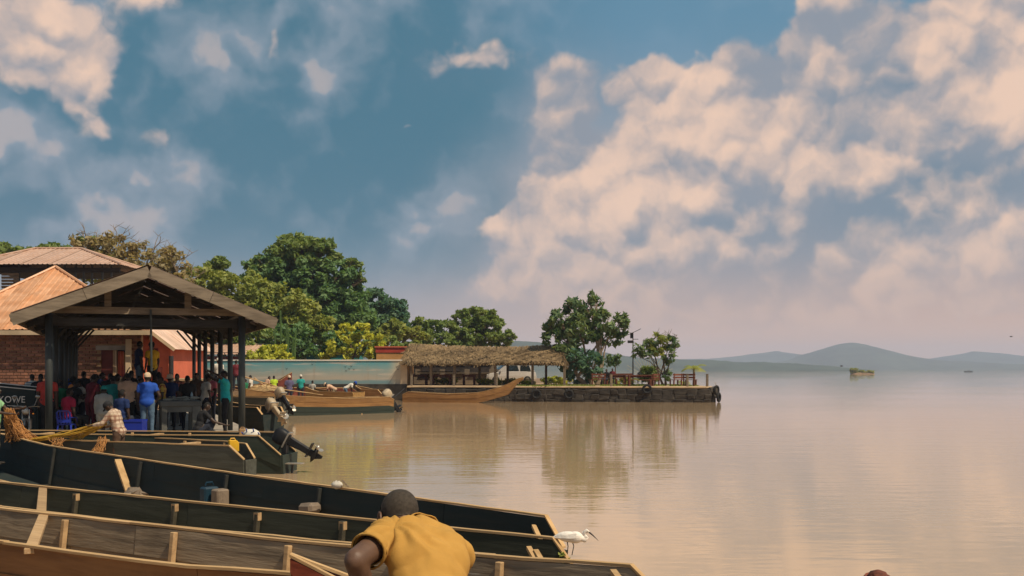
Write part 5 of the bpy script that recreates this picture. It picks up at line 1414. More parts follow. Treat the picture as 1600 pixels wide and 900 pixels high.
    if hat:
        q = MB()
        prof = [(.098, .0), (.1, .03), (.094, .07), (.07, .105), (.03, .122), (.005, .125)]
        n_ = 16
        for r_, h in prof:
            for k_ in range(n_):
                th = 2 * math.pi * k_ / n_; q.v.append(tuple(hd + hrot @ (Vector((r_ * .88 * math.cos(th), r_ * 1.08 * math.sin(th), h + .012)) * s)))
        for i in range(len(prof) - 1):
            for k_ in range(n_): q.f.append((i * n_ + k_, i * n_ + (k_ + 1) % n_, (i + 1) * n_ + (k_ + 1) % n_, (i + 1) * n_ + k_))
        q.f.append(tuple(range((len(prof) - 1) * n_, len(prof) * n_)))
        h_ = q.build('hat' if hat != 'cap' else 'cap', hatc, root, smooth=True)
        if hat == 'cap':
            q = MB(); m_ = 9
            for k_ in range(m_):
                th = R(20 + 140 * k_ / (m_ - 1)); q.v += [tuple(hd + hrot @ (Vector((.088 * math.cos(th), .1 * math.sin(th), .02)) * s)), tuple(hd + hrot @ (Vector((.088 * math.cos(th), .1 * math.sin(th) + .075 * math.sin(th) ** .5, .008)) * s))]
            for k_ in range(m_ - 1): q.f.append((2 * k_, 2 * k_ + 2, 2 * k_ + 3, 2 * k_ + 1))
            q.build('peak', hatc, h_, fix=False)
        elif hat == 'brim':
            q = MB(); m_ = 20
            for k_ in range(m_):
                th = 2 * math.pi * k_ / m_; q.v += [tuple(hd + hrot @ (Vector((.09 * math.cos(th), .105 * math.sin(th), .02)) * s)), tuple(hd + hrot @ (Vector((.15 * math.cos(th), .165 * math.sin(th), -.012)) * s))]
            for k_ in range(m_): q.f.append((2 * k_, 2 * ((k_ + 1) % m_), 2 * ((k_ + 1) % m_) + 1, 2 * k_ + 1))
            q.build('brim', hatc, h_, fix=False)
    return root

C = {
 'red': cloth('red', (.42, .045, .035)), 'crimson': cloth('crimson', (.42, .02, .06)), 'green': cloth('pale_green', (.28, .52, .26)), 'dkgreen': cloth('deep_green', (.02, .17, .08)),
 'blue': cloth('royal_blue', (.015, .07, .36)), 'navy': cloth('navy', (.012, .028, .10)), 'yellow': cloth('yellow', (.62, .42, .03)), 'cyan': cloth('turquoise', (.02, .40, .42)),
 'maroon': cloth('maroon', (.14, .02, .03)), 'grey': cloth('pale_grey', (.42, .40, .35)), 'peach': cloth('peach', (.60, .38, .25)), 'black': cloth('black', (.018, .018, .02)), 'white': cloth('white', (.62, .58, .50)),
 'jeans': cloth('jeans', (.09, .15, .22)), 'pink': cloth('pink', (.55, .14, .18)), 'teal': cloth('teal', (.02, .30, .28)), 'lime': cloth('lime', (.45, .62, .04)), 'purple': cloth('slate_purple', (.10, .09, .17)),
 'brown': cloth('brown', (.10, .06, .04)), 'khaki': cloth('khaki', (.30, .24, .15)), 'straw': cloth('straw_hat', (.62, .48, .34)), 'orange': cloth('orange', (.60, .20, .04)),
}
# plaid
pl = bpy.data.materials.new('cloth_plaid'); pl.use_nodes = True; t = pl.node_tree; b = t.nodes['Principled BSDF']; b.inputs['Roughness'].default_value = .9
tcn = t.nodes.new('ShaderNodeTexCoord'); sp = t.nodes.new('ShaderNodeSeparateXYZ'); t.links.new(tcn.outputs['Object'], sp.inputs[0])
def stripe(o_, f_, ph=0.0): return ((NX(t, sp.outputs[o_]) * f_ + ph)._m('SINE')).sstep(.1, .75)
c = mixc(t, stripe(2, 75) * .7, (.52, .40, .29), (.20, .085, .055))
c = mixc(t, stripe(0, 75) * .6, c, (.20, .085, .055)); c = mixc(t, stripe(1, 75, 1.0) * .5, c, (.22, .10, .06)); c = mixc(t, stripe(2, 25, 1.5) * .25, c, (.6, .55, .42))
t.links.new(c.k, b.inputs['Base Color'])

def patterned(name, c1, c2, fr, axes=(2,)):
    m = bpy.data.materials.new('cloth_' + name); m.use_nodes = True; t2 = m.node_tree; b2 = t2.nodes['Principled BSDF']; b2.inputs['Roughness'].default_value = .9
    tc2 = t2.nodes.new('ShaderNodeTexCoord'); s2 = t2.nodes.new('ShaderNodeSeparateXYZ'); t2.links.new(tc2.outputs['Object'], s2.inputs[0])
    cc_ = c1
    for ax in axes: cc_ = mixc(t2, ((NX(t2, s2.outputs[ax]) * fr)._m('SINE')).sstep(.2, .6) * .8, cc_, c2)
    t2.links.new(cc_.k, b2.inputs['Base Color']); return m
C['stripe'] = patterned('striped', (.5, .47, .4), (.03, .06, .16), 90); C['check'] = patterned('checked', (.38, .12, .08), (.08, .03, .03), 70, (0, 2)); C['print'] = patterned('printed', (.05, .16, .13), (.5, .34, .08), 60, (0, 1, 2)); C['kitenge'] = patterned('wax_print', (.32, .07, .03), (.55, .38, .06), 48, (0, 2))
def stand_at(px, Y, gz=GZ): return ((px - 800) / 1600 * Y, Y, gz)
V3 = Vector
SG = 'people crowding under the market shed'
away = 0.0; face = math.pi
FL = GZ + .05
# --- front row and distinctive ones
person('man in pale green shirt at the left edge hauling orange net', stand_at(-9, 21.6, .28), -1.35, shirt=C['green'], pants=C['khaki'], armL=(V3((-.1, .7, -.7)), V3((.1, 1, .1))), armR=(V3((.1, .5, -.85)), V3((0, 1, -.1))), seed=1, fat=1.12)
person('man in red T-shirt seen from behind beside the front left shed post', stand_at(74, 26.4, FL), .1, shirt=C['red'], H=1.72, pants=C['black'], seed=2, fat=1.1, group=SG)
person('child in deep green top right of the man in red', stand_at(95, 28.6, FL), .4, shirt=C['dkgreen'], H=1.45, seed=3, group=SG)
person('person in crimson shirt seated on blue chair', stand_at(107, 26.5, FL - .02), 2.6 - math.pi, 'sit', shirt=C['crimson'], pants=C['black'], H=1.72, seed=4, group=SG, fat=1.1)
person('person in maroon shirt leaning forward behind the crimson one', stand_at(141, 28.0, FL), -.5, shirt=C['maroon'], lean=12, H=1.66, pants=C['maroon'], seed=5, group=SG, hat='cap', hatc=C['black'])
person('person in pale grey hooded jacket standing with back turned', stand_at(161, 26.8, FL - .2), .1, shirt=C['grey'], lean=8, H=1.55, pants=C['grey'], long_sleeve=True, seed=6, group=SG, hat='wool', hatc=C['teal'], fat=1.25)
person('man in peach shirt with back turned, near the centre', stand_at(199, 27.8, FL), .1, shirt=C['peach'], lean=8, H=1.70, pants=C['black'], seed=7, group=SG, fat=1.25)
person('man with bare head in navy shirt crouching behind the plaid man', stand_at(190, 25.9, FL), -.4, 'sit', shirt=C['navy'], H=1.66, seed=8, group=SG)
person('man in royal blue shirt and pale cap standing by the counter', stand_at(230, 26.0, FL), .12, shirt=C['blue'], pants=C['jeans'], H=1.69, hat='wool', hatc=C['straw'], seed=9, group=SG, fat=1.15, armR=(V3((.45, -.1, -.9)), V3((-.5, .3, -.75))))
person('tall man in dark blue standing raised above the crowd', stand_at(217, 33, 1.45), -.9, shirt=C['navy'], pants=C['jeans'], H=1.80, seed=10, group=SG)
person('man in yellow shirt and black cap raised above the crowd', stand_at(238, 33, 1.45), 1.0, shirt=C['yellow'], pants=C['black'], H=1.76, hat='cap', hatc=C['black'], seed=11, group=SG)
person('man in navy shirt and pale brimmed hat behind the counter', stand_at(266, 28.9, FL), .7, shirt=C['navy'], H=1.64, hat='brim', hatc=C['straw'], seed=12, group=SG, armL=(V3((-.3, .4, -.8)), V3((.4, .8, -.2))))
person('bare headed man in black shirt behind the counter right end', stand_at(293, 28.6, FL), .4, shirt=C['black'], H=1.62, seed=13, group=SG)
person('man in turquoise shirt leaning on a shed post with raised arm', stand_at(352, 27.6, FL), 1.9, shirt=C['cyan'], pants=C['black'], H=1.76, seed=14, group=SG, fat=1.05, armL=(V3((-.3, .5, .55)), V3((.6, .6, .3))), armR=(V3((.2, .8, .25)), V3((-.5, .5, .5))))
person('man crouching in black shirt with white sleeve stripes', stand_at(310, 26.2, GZ - .05), -.9, 'squat', shirt=C['black'], H=1.72, seed=15, group=SG, lean=18, armR=(V3((.4, .5, -.6)), V3((.3, .9, -.3))))
# --- further heads in the crowd
crowd = [
 (63, 29.5, .3, 'black', 1.68, None, 'person in black behind the red shirted man'), (88, 30.5, 2.6, 'brown', 1.74, None, 'person in brown in the gap between left posts'),
 (121, 30.0, 2.9, 'orange', 1.60, 'cap', 'person in orange with dark cap facing the lake'), (131, 31.5, .4, 'black', 1.76, None, 'bare headed person in black before the brick wall'),
 (153, 31.0, -.6, 'navy', 1.72, None, 'person in navy near the brick house door'), (172, 30.2, .3, 'black', 1.70, None, 'person in black before the brick house window'),
 (183, 29.2, -.9, 'khaki', 1.66, None, 'person in khaki with arm raised amid the crowd'), (205, 30.6, .3, 'black', 1.78, None, 'bushy haired person in black behind the peach shirt'),
 (248, 30.0, .2, 'brown', 1.72, None, 'person in brown behind the blue shirted man'), (222, 29.4, 2.8, 'black', 1.62, None, 'person in black beneath the two raised men'),
 (278, 31.5, 2.9, 'check', 1.66, None, 'person in red checked shirt between the two behind the counter'), (113, 28.3, -.3, 'black', 1.50, None, 'short person in black behind the crimson seated one'),
 (308, 33.0, 2.8, 'brown', 1.68, None, 'person in brown beside the rear right posts'),
 (52, 31.5, .8, 'stripe', 1.66, None, 'person in striped shirt left of the red shirted man'), (128, 28.6, 2.4, 'white', 1.50, 'cap', 'short person in white between crimson and maroon shirts'),
 (150, 29.0, 2.7, 'print', 1.62, None, 'person in green and yellow print facing forward beside the pale hooded jacket'), (177, 28.2, .5, 'teal', 1.60, 'wool', 'person in teal with dark cap right of the hooded jacket'),
 (214, 28.2, -.7, 'grey', 1.58, None, 'person in grey between peach and blue shirts'), (253, 28.4, 1.9, 'kitenge', 1.60, None, 'person in red and gold print right of the blue shirted man'),
 (331, 32.5, 2.6, 'pink', 1.66, 'wool', 'person in pink between the right hand posts'), (320, 30.2, -.8, 'white', 1.64, 'cap', 'person in white with cap between the right hand posts'),
 (100, 33.5, .2, 'blue', 1.74, None, 'person in blue at the rear between left posts'), (165, 33.5, 2.9, 'red', 1.72, None, 'person in red before the brick house doorway')]
for i, (px, Y, yw, c_, h_, ht, lab) in enumerate(crowd):
    rc = random.Random(i * 7 + 1)
    kw = dict(lean=rc.uniform(-2, 14), head_turn=rc.uniform(-35, 35), head_tilt=rc.uniform(-5, 20), fat=rc.uniform(.95, 1.2))
    if rc.random() < .6: kw['armR'] = (V3((.35, rc.uniform(-.2, .6), -.85)), V3((rc.uniform(-.6, .1), .8, rc.uniform(-.4, .5))))
    if rc.random() < .5: kw['armL'] = (V3((-.35, rc.uniform(-.2, .5), -.85)), V3((rc.uniform(-.1, .6), .8, rc.uniform(-.4, .4))))
    if 'arm raised' in lab: kw.update(armR=(V3((.3, .4, .7)), V3((-.3, .4, .6))))
    person(lab, stand_at(px, Y, FL), yw, shirt=C[c_], H=h_, hat=ht, hatc=C['black'], seed=30 + i, group=SG, voxel=.03, **kw)
# --- the fisherman in plaid at work in the grey-green boat
plaid_man = person('fisherman in plaid shirt and cap pulling yellow net in the boat', stand_at(186, 21.7, .12), 1.45, 'stand', lean=16, head_tilt=28, H=1.60, shirt=pl, pants=C['brown'], long_sleeve=True, hat='cap', hatc=C['black'], seed=16, voxel=.018,
   armL=(V3((-.25, .55, -.8)), V3((.0, 1, -.15))), armR=(V3((.15, .45, -.85)), V3((-.1, .95, -.35))), fat=1.1)
# --- people beyond the shed
WG = 'people along the shore and in the moored boats'
far = [
 (341, 52.0, 1.0, GZ, .3, 'white', 1.9, 'wool', 'white', 'person with white cap on the shore behind the shed posts', 0), (258, 54, 1.05, GZ, .3, 'khaki', 1.85, None, None, 'person walking past the coral house corner', 0),
 (275, 55, 1.05, 0, -.5, 'purple', 1.75, 'cap', 'straw', 'person in slate near the dark gate post', 0), (369, 50, 1.2, 0, .2, 'maroon', 1.6, None, None, 'person in maroon seen between the right shed posts', 0),
 (384, 58, .9, 0, 1.2, 'dkgreen', 1.55, None, None, 'person in deep green crouched among boats by the last post', 0), (392, 60, 1.05, 0, 1.5, 'white', 1.70, None, None, 'person in white standing among boats at the left', 0),
 (414, 64, .95, 0, -.8, 'peach', 1.74, None, None, 'person in peach bending over the net boat', 25), (428, 65, .95, 0, .4, 'lime', 1.72, None, None, 'person in lime yellow shirt beside the net boat', 0),
 (452, 57.5, .45, 0, .3, 'purple', 1.80, 'wool', 'straw', 'person in slate with pale cap standing in the maroon boat', 0), (470, 65.5, .75, 0, .2, 'teal', 1.80, 'wool', 'white', 'person in dark teal with white cap near the painted wall', 0),
 (488, 62.5, .4, 0, -.3, 'grey', 1.62, None, None, 'person in pale grey sitting up in the small yellow boat', 0)]
for i, (px, Y, gz, _, yw, c_, h_, ht, hc_, lab, ln) in enumerate(far):
    yt = {384: 590, 392: 584, 414: 584, 428: 585, 452: 585, 470: 584, 488: 595}.get(px)
    if yt: gz = max(.05, CAMH - (yt - 577) / 1600 * Y - h_ - .03)
    person(lab, stand_at(px, Y, gz), yw, shirt=C[c_], H=h_, hat=ht, hatc=C[hc_] if hc_ else None, lean=ln, seed=60 + i, group=WG, voxel=.036)
person('person in pinkish white bending low in the small yellow boat, left of two', stand_at(520, 61.2, .25), 1.3, 'bend', lean=62, shirt=C['peach'], hat='wool', hatc=C['straw'], seed=80, group=WG, voxel=.034, pants=C['khaki'])
person('person in white shirt with blue hood bending in the small yellow boat', stand_at(543, 60.7, .3), -1.3, 'bend', lean=58, shirt=C['white'], hat='wool', hatc=C['blue'], seed=81, group=WG, voxel=.034, pants=C['jeans'])
person('person in dark clothes sitting by the bench under the leaning tree', stand_at(948, 76.2, QZ - .05), 2.4, 'sit', shirt=C['black'], seed=82, group=WG, voxel=.036)
person('person in dark clothes sitting at the far bench near the frangipani', stand_at(1001, 79, QZ - .05), 2.9, 'sit', shirt=C['navy'], seed=83, group=WG, voxel=.036)
person('person in pale shirt sitting at the table beyond the small tree', stand_at(957, 80, QZ), 2.9, 'sit', shirt=C['maroon'], seed=84, group=WG, voxel=.036)

# ------------------------------------------------------------------ the man bending in the foreground
nm = thing('person', 'man in mustard polo shirt bending forward in the foreground, seen from behind', 'person', (-.28, 3.72, GZ))
O = Vector(nm.location)
M_skin_near = mat('near_skin', (0.125, 0.068, 0.042), .52, .25, (14, 14, 14), spec=.38, bump=.12, bscale=220, rnd=0)
M_shave = mat('cropped_hair', (0.055, 0.042, 0.030), .75, .35, (60, 60, 60), bump=.35, bscale=420, rnd=0)
M_polo = mat('mustard_polo', (0.48, 0.262, 0.058), .92, .18, (5, 5, 5), bump=.18, bscale=260, rnd=0)
zx = Vector((-.21, .72, .66)).normalized(); xx_ = Vector((.80, .42, -.30)); xx_ = (xx_ - zx * zx.dot(xx_)).normalized(); yx = zx.cross(xx_)
TR = Matrix((xx_, yx, zx)).transposed()
pel = Vector((-.265, 3.70, 1.297))
def T(a, b_, c_): return pel + xx_ * a + yx * b_ + zx * c_
hc = Vector((-.487, 4.27, 1.695))
fdir = Vector((-.42, .72, -.42)).normalized(); cdir = Vector((-.05, .45, .85)); cdir = (cdir - fdir * cdir.dot(fdir)).normalized(); rdir = fdir.cross(cdir).normalized()
HR = Matrix((rdir, fdir, cdir)).transposed()
def Hd(a, b_, c_): return hc + rdir * a + fdir * b_ + cdir * c_
PN = []
def ce(tag_, c_, r_, rot): PN.append(['e', tag_, c_, r_, rot])
def cc(tag_, a, b_, ra, rb): PN.append(['c', tag_, a, b_, ra, rb])
ce('torso', T(0, 0, .34), (.150, .112, .21), TR); ce('torso', T(0, .0, .14), (.143, .108, .22), TR); ce('pelvis', pel, (.165, .125, .14), TR)
ce('torso', T(-.085, -.03, .40), (.09, .085, .13), TR); ce('torso', T(.075, -.03, .40), (.085, .082, .13), TR)
shL, shR = T(-.165, 0, .465), T(.155, 0, .455)
cc('torso', shL, T(0, -.005, .50), .064, .07); cc('torso', shR, T(0, -.005, .50), .064, .07)
cc('neck', T(0, 0, .48), Hd(0, -.015, -.05), .066, .060)
ce('head', hc, (.078, .098, .098), HR); ce('head', Hd(0, -.02, .02), (.080, .088, .088), HR); ce('face', Hd(0, .03, -.06), (.055, .062, .065), HR); ce('face', Hd(0, .105, -.02), (.016, .02, .026), HR)
elL, wrL = Vector((-.590, 3.745, 1.60)), Vector((-.545, 3.88, 1.37))
elR, wrR = T(.2, .25, .33), T(.05, .48, .36)
for sh_, el_, wr_ in ((shL, elL, wrL), (shR, elR, wrR)):
    cc('uarm', sh_, el_, .060, .047); cc('farm', el_, el_.lerp(wr_, .45), .046, .044); cc('farm', el_.lerp(wr_, .45), wr_, .044, .030)
    hv = (wr_ - el_).normalized(); sv = hv.cross(Vector((0, 1, 0))).normalized(); nv = sv.cross(hv)
    ce('hand', wr_ + hv * .055, (.042, .018, .055), Matrix((sv, nv, hv)).transposed())
    for o2, l2 in ((-.032, .065), (-.011, .078), (.011, .072), (.032, .056)):
        k0 = wr_ + hv * .09 + sv * o2; k1 = k0 + (hv * .8 + nv * .5).normalized() * l2 * .55; k2 = k1 + (hv * .3 + nv * .95).normalized() * l2 * .5
        cc('hand', k0, k1, .0095, .0088); cc('hand', k1, k2, .0088, .0075)
    cc('hand', wr_ + hv * .025 - sv * .03, wr_ + hv * .08 - sv * .065 + nv * .02, .012, .010)
for sg in (-1, 1):
    hp = pel + xx_ * (sg * .09) + Vector((0, -.01, -.03)); kn = Vector((hp.x + sg * .03, 3.93, .92)); an = Vector((kn.x + sg * .02, 3.74, .58))
    cc('thigh', hp, kn, .09, .062); cc('shin', kn, an, .06, .04); cc('foot', an + Vector((0, -.03, -.03)), an + Vector((.0, .16, -.045)), .04, .032)
for p in PN:
    p[2] = p[2] - O
    if p[0] == 'c': p[3] = p[3] - O
body = remesh(PN, .0085, 7)
n = len(body.vertices); co = np.empty(n * 3, np.float32); body.vertices.foreach_get('co', co); co = co.reshape(-1, 3)
idx, tt = regions(co, PN); names = np.array([p[1] for p in PN])[idx]
body.polygons.foreach_set('use_smooth', [True] * len(body.polygons))
link('body', body, M_skin_near, nm)
# ears modelled as bowls
for sg in (-1, 1):
    e = Hd(sg * .083, -.008, -.03) - O
    q = MB()
    for i, (r_, dpt) in enumerate(((.034, .0), (.032, .012), (.024, .010), (.012, .003))):
        for k_ in range(14):
            th = 2 * math.pi * k_ / 14
            q.v.append(tuple(e + (fdir * (math.cos(th) * r_ * .62) + cdir * (math.sin(th) * r_)) + rdir * sg * dpt - fdir * dpt * .8))
    for i in range(3):
        for k_ in range(14): q.f.append((i * 14 + k_, i * 14 + (k_ + 1) % 14, (i + 1) * 14 + (k_ + 1) % 14, (i + 1) * 14 + k_))
    q.f.append(tuple(range(42, 56))); q.build('ear', M_skin_near, nm, smooth=True)
    MB().ellipsoid(Hd(sg * .032, .09, .005) - O, (.012, .009, .008), HR, 10, 8).build('eye', M_eye, nm, smooth=True)
MB().ellipsoid(Hd(0, .09, -.068) - O, (.024, .009, .009), HR, 10, 8).build('mouth', M_lip, nm, smooth=True)
l = (co - np.array(hc - O)) @ np.array(HR)
shell('hair', body, (names == 'head') & ((l[:, 2] > .03) | ((l[:, 1] < .0) & (l[:, 2] > -.055))), .0035, M_shave, nm)

def polo(me, vm, off, name, m):
    nn_ = len(me.vertices); c_ = np.empty(nn_ * 3, np.float32); me.vertices.foreach_get('co', c_); c_ = c_.reshape(-1, 3)
    no = np.empty(nn_ * 3, np.float32); me.vertices.foreach_get('normal', no); no = no.reshape(-1, 3)
    quads = [p.vertices[:] for p in me.polygons if all(vm[v] for v in p.vertices)]
    use = sorted({v for f in quads for v in f}); mp = {v: i for i, v in enumerate(use)}; u = np.array(use)
    A = np.array(shL - O); Bp = np.array(T(0, 0, .36) - O)
    out = []
    for v in use:
        p = c_[v]
        g = mnoise.noise(Vector((p[0] * 4, p[1] * 4, p[2] * 4))) * .006
        # folds radiating from the armpit and pulled across the shoulder blades
        dA = p - A; r_ = float(np.linalg.norm(dA)); th = math.atan2(float(dA @ np.array(zx)), float(dA @ np.array(xx_)))
        fold = (1 - 2 * abs(math.sin(th * 5 + r_ * 9 + 1.5 * mnoise.noise(Vector((p[0] * 10, p[1] * 10, p[2] * 10)))))) * .011 * math.exp(-((r_ - .13) / .10) ** 2)
        s_ = float((p - Bp) @ np.array(zx)); x_ = float((p - Bp) @ np.array(xx_))
        fold2 = math.sin(s_ * 70 + x_ * 18 + 2.5 * mnoise.noise(Vector((x_ * 8, s_ * 8, 0)))) * .0045 * (1 if s_ > .04 else .3)
        out.append(off + g + fold + fold2)
    V_ = c_[u] + no[u] * np.array(out)[:, None]
    me2 = bpy.data.meshes.new(name); me2.from_pydata([tuple(v) for v in V_], [], [tuple(mp[v] for v in f) for f in quads])
    me2.polygons.foreach_set('use_smooth', [True] * len(me2.polygons))
    o = link(name, me2, m, nm)
    sm = o.modifiers.new('s', 'SMOOTH'); sm.iterations = 3; sm.factor = .4
    so = o.modifiers.new('t', 'SOLIDIFY'); so.thickness = .004; so.offset = 1
    return o
sl = (names == 'torso') | (names == 'pelvis') | ((names == 'uarm') & (tt < .56)) | ((names == 'neck') & (tt < .16))
polo(body, sl, .017, 'polo_shirt', M_polo)
shell('trousers', body, (names == 'thigh') | (names == 'pelvis') | ((names == 'shin') & (tt < .9)), .01, C['navy'], nm)
# folded collar and sleeve band
na, nb2 = T(0, 0, .49) - O, Hd(0, -.015, -.05) - O
nd = (nb2 - na).normalized(); nx1 = nd.cross(Vector((0, 0, 1))).normalized(); ny1 = nx1.cross(nd)
q = MB(); n_ = 30
for k_ in range(n_ + 1):
    th = R(-150 + 300 * k_ / n_) + math.pi / 2
    dv = nx1 * math.cos(th) + ny1 * math.sin(th)
    for r_, h in ((.078, .045), (.076, .075), (.083, .082), (.100, .056), (.112, .030)):
        q.v.append(tuple(na + dv * (r_ + .004 * math.sin(k_ * 1.3)) + nd * h))
for k_ in range(n_):
    for j in range(4): q.f.append((k_ * 5 + j, k_ * 5 + j + 1, (k_ + 1) * 5 + j + 1, (k_ + 1) * 5 + j))
cb = q.build('collar', M_polo, nm, smooth=True); cb.modifiers.new('t', 'SOLIDIFY').thickness = .004
ud = (elL - shL).normalized(); hem = shL.lerp(elL, .58) - O
q = MB()
a_ = ud.cross(Vector((0, 0, 1))).normalized(); b2_ = a_.cross(ud)
for h, r_ in ((-.03, .073), (-.008, .076), (.006, .075), (.004, .068)):
    for k_ in range(24):
        th = 2 * math.pi * k_ / 24; q.v.append(tuple(hem + ud * h + (a_ * math.cos(th) + b2_ * math.sin(th)) * (r_ + .003 * math.sin(3 * th))))
for j in range(3):
    for k_ in range(24): q.f.append((j * 24 + k_, j * 24 + (k_ + 1) % 24, (j + 1) * 24 + (k_ + 1) % 24, (j + 1) * 24 + k_))
q.build('sleeve_band', M_polo, nm, smooth=True)

nm.location = O + Vector((-.008, .17, -.03))
# ------------------------------------------------------------------ egret on the stern of the middle boat
M_egret = mat('white_plumage', (.80, .74, .66), .8, .08, (20, 20, 60), bump=.3, bscale=90, rnd=0)
M_bill = mat('black_bill', (.025, .022, .02), .4)
eg = thing('egret', 'white egret perched on the stern of the middle boat', 'bird', tuple(at(890, 861, 9.28)), R(-8))
k_ = .0058
PE = [['e', 'b', Vector((0, 0, .128)), (.118, .05, .050), Matrix.Rotation(R(4), 3, 'Y')], ['e', 'b', Vector((.05, 0, .125)), (.075, .05, .055), Matrix.Identity(3)],
      ['c', 'b', Vector((-.09, 0, .135)), Vector((-.155, 0, .115)), .030, .010]]
nk = [(.10, 0, .120), (.135, 0, .105), (.150, 0, .125), (.138, 0, .150), (.132, 0, .170), (.148, 0, .183)]
rr_ = [.034, .022, .016, .014, .014, .018]
for a, c_, ra, rb in zip(nk[:-1], nk[1:], rr_[:-1], rr_[1:]): PE.append(['c', 'n', Vector(a), Vector(c_), ra, rb])
PE.append(['e', 'n', Vector((.158, 0, .183)), (.026, .015, .016), Matrix.Rotation(R(20), 3, 'Y')])
ebody = remesh(PE, .0055, 3); ebody.polygons.foreach_set('use_smooth', [True] * len(ebody.polygons)); link('body', ebody, M_egret, eg)
MB().tube([(.172, 0, .178), (.21, 0, .148), (.262, 0, .098)], [.0085, .006, .001], 6).build('bill', M_bill, eg)
for sg in (-1, 1):
    MB().tube([(.02 * sg, .016 * sg, .09), (.025 * sg + .012, .016 * sg, .045), (.02 * sg, .016 * sg, -.04)], [.006, .0045, .0045], 6).build('leg', M_bill, eg)
    MB().ellipsoid((.168, sg * .0145, .187), (.004, .003, .004), n=6, m=4).build('eye', M_bill, eg)
    q = MB()
    for i in range(7):
        f = i / 6; z0 = .168 - .03 * f; q.v += [(.07 - .2 * f, sg * (.045 - .022 * f ** 2), z0), (.05 - .19 * f, sg * (.056 - .034 * f ** 2), z0 - .045 * (1 - f * .6))]
    for i in range(6): q.f.append((2 * i, 2 * i + 1, 2 * i + 3, 2 * i + 2))
    q.build('wing', M_egret, eg, smooth=True, fix=False)
tw = thing('twig', 'small leafy twig caught on the middle boat stern below the egret', 'twig', tuple(at(884, 880, 9.2)))
MB().tube([(0, 0, -.06), (.01, 0, .04), (-.02, 0, .09)], .005, 5).build('stem', M_bark, tw)
crown_mesh('leaves', LF['light'], tw, [(0, 0, .03), (-.02, 0, .07)], [(.04, .03, .04)] * 2, 8, .03, seed=3)

# mooring post at the bottom right
mp_ = thing('mooring_post', 'rust brown rounded post top at the bottom edge over open water', 'post', (at(1372, 0, 6).x, 6.0, -.575))
M_rustp = mat('rusty_wood', (.20, .055, .028), .8, .5, (9, 9, 9), col2=(.07, .03, .025), bump=.6, bscale=40)
MB().lathe([(.06, 0), (.065, 1.45), (.072, 1.6), (.066, 1.65), (.045, 1.688), (.01, 1.70)], n=16).build('post', M_rustp, mp_, smooth=True)
for i in range(4):
    MB().tube([(.072 * math.cos(a), .072 * math.sin(a), 1.56 + .03 * i + .012 * math.sin(a)) for a in np.linspace(0, 6.3, 17)], .012, 5).build('rope_turn', M_rustp, mp_)

# ------------------------------------------------------------------ nets
M_net_o = mat('orange_net', (.50, .24, .08), .9, .4, (9, 9, 9), rnd=.1); M_net_y = mat('yellow_net_line', (.62, .38, .05), .9, .3, (9, 9, 9), rnd=.1)
def strands(q, pairs, r_, sag, n=7):
    for a, c_ in pairs:
        pts = []
        for i in range(n):
            f = i / (n - 1); p = Vector(a).lerp(Vector(c_), f); p.z -= sag * 4 * f * (1 - f) * random.uniform(.6, 1.3)
            p += Vector((random.uniform(-1, 1), random.uniform(-1, 1), random.uniform(-1, 1))) * (.03 if r_ < .0058 else .012); pts.append(p)
        q.tube(pts, r_, 4, cap=False)
ny_ = thing('fishing_net', 'yellow net lines stretched from the boat to the plaid fisherman', 'net', tuple(at(100, 684, 21.9)))
o_ = Vector(ny_.location); q = MB()
strands(q, [(at(random.uniform(30, 60), random.uniform(686, 691), 22.1 + random.uniform(-.2, .2)) - o_, at(random.uniform(158, 168), random.uniform(657, 664), 21.8) - o_) for i in range(44)], .006, .06)
strands(q, [(at(random.uniform(95, 130), random.uniform(680, 690), 22.0) - o_, at(random.uniform(155, 168), random.uniform(657, 664), 21.8) - o_) for i in range(30)], .005, .04)
q.build('lines', M_net_y, ny_, fix=False)
q = MB()
strands(q, [(at(160 + random.uniform(-6, 8), 686 + random.uniform(-6, 6), 21.6) - o_, at(148 + random.uniform(-8, 16), 708 + random.uniform(-6, 4), 21.3 + random.uniform(-.15, .15)) - o_) for i in range(40)], .005, .05)
q.build('hanging_bundle', M_net_o, ny_, fix=False)
no_ = thing('fishing_net', 'tangled orange net heap gathered by the man in pale green', 'net', tuple(at(25, 690, 22)))
o_ = Vector(no_.location); q = MB()
strands(q, [(at(random.uniform(6, 22), random.uniform(638, 660), 21.7 + random.uniform(-.2, .2)) - o_, at(random.uniform(8, 50), random.uniform(676, 692), 21.9 + random.uniform(-.3, .3)) - o_) for i in range(330)], .0055, .09, 6)
q.build('tangle', M_net_o, no_, fix=False)
q = MB()
strands(q, [(at(random.uniform(14, 24), random.uniform(650, 665), 21.8) - o_, at(random.uniform(40, 62), random.uniform(682, 690), 22.1) - o_) for i in range(30)], .006, .05)
strands(q, [(at(80 + random.uniform(-5, 25), 685, 21.6) - o_, at(76 + random.uniform(0, 22), 696, 21.3) - o_) for i in range(14)], .005, .03)
q.build('trailing_lines', M_net_o, no_, fix=False)

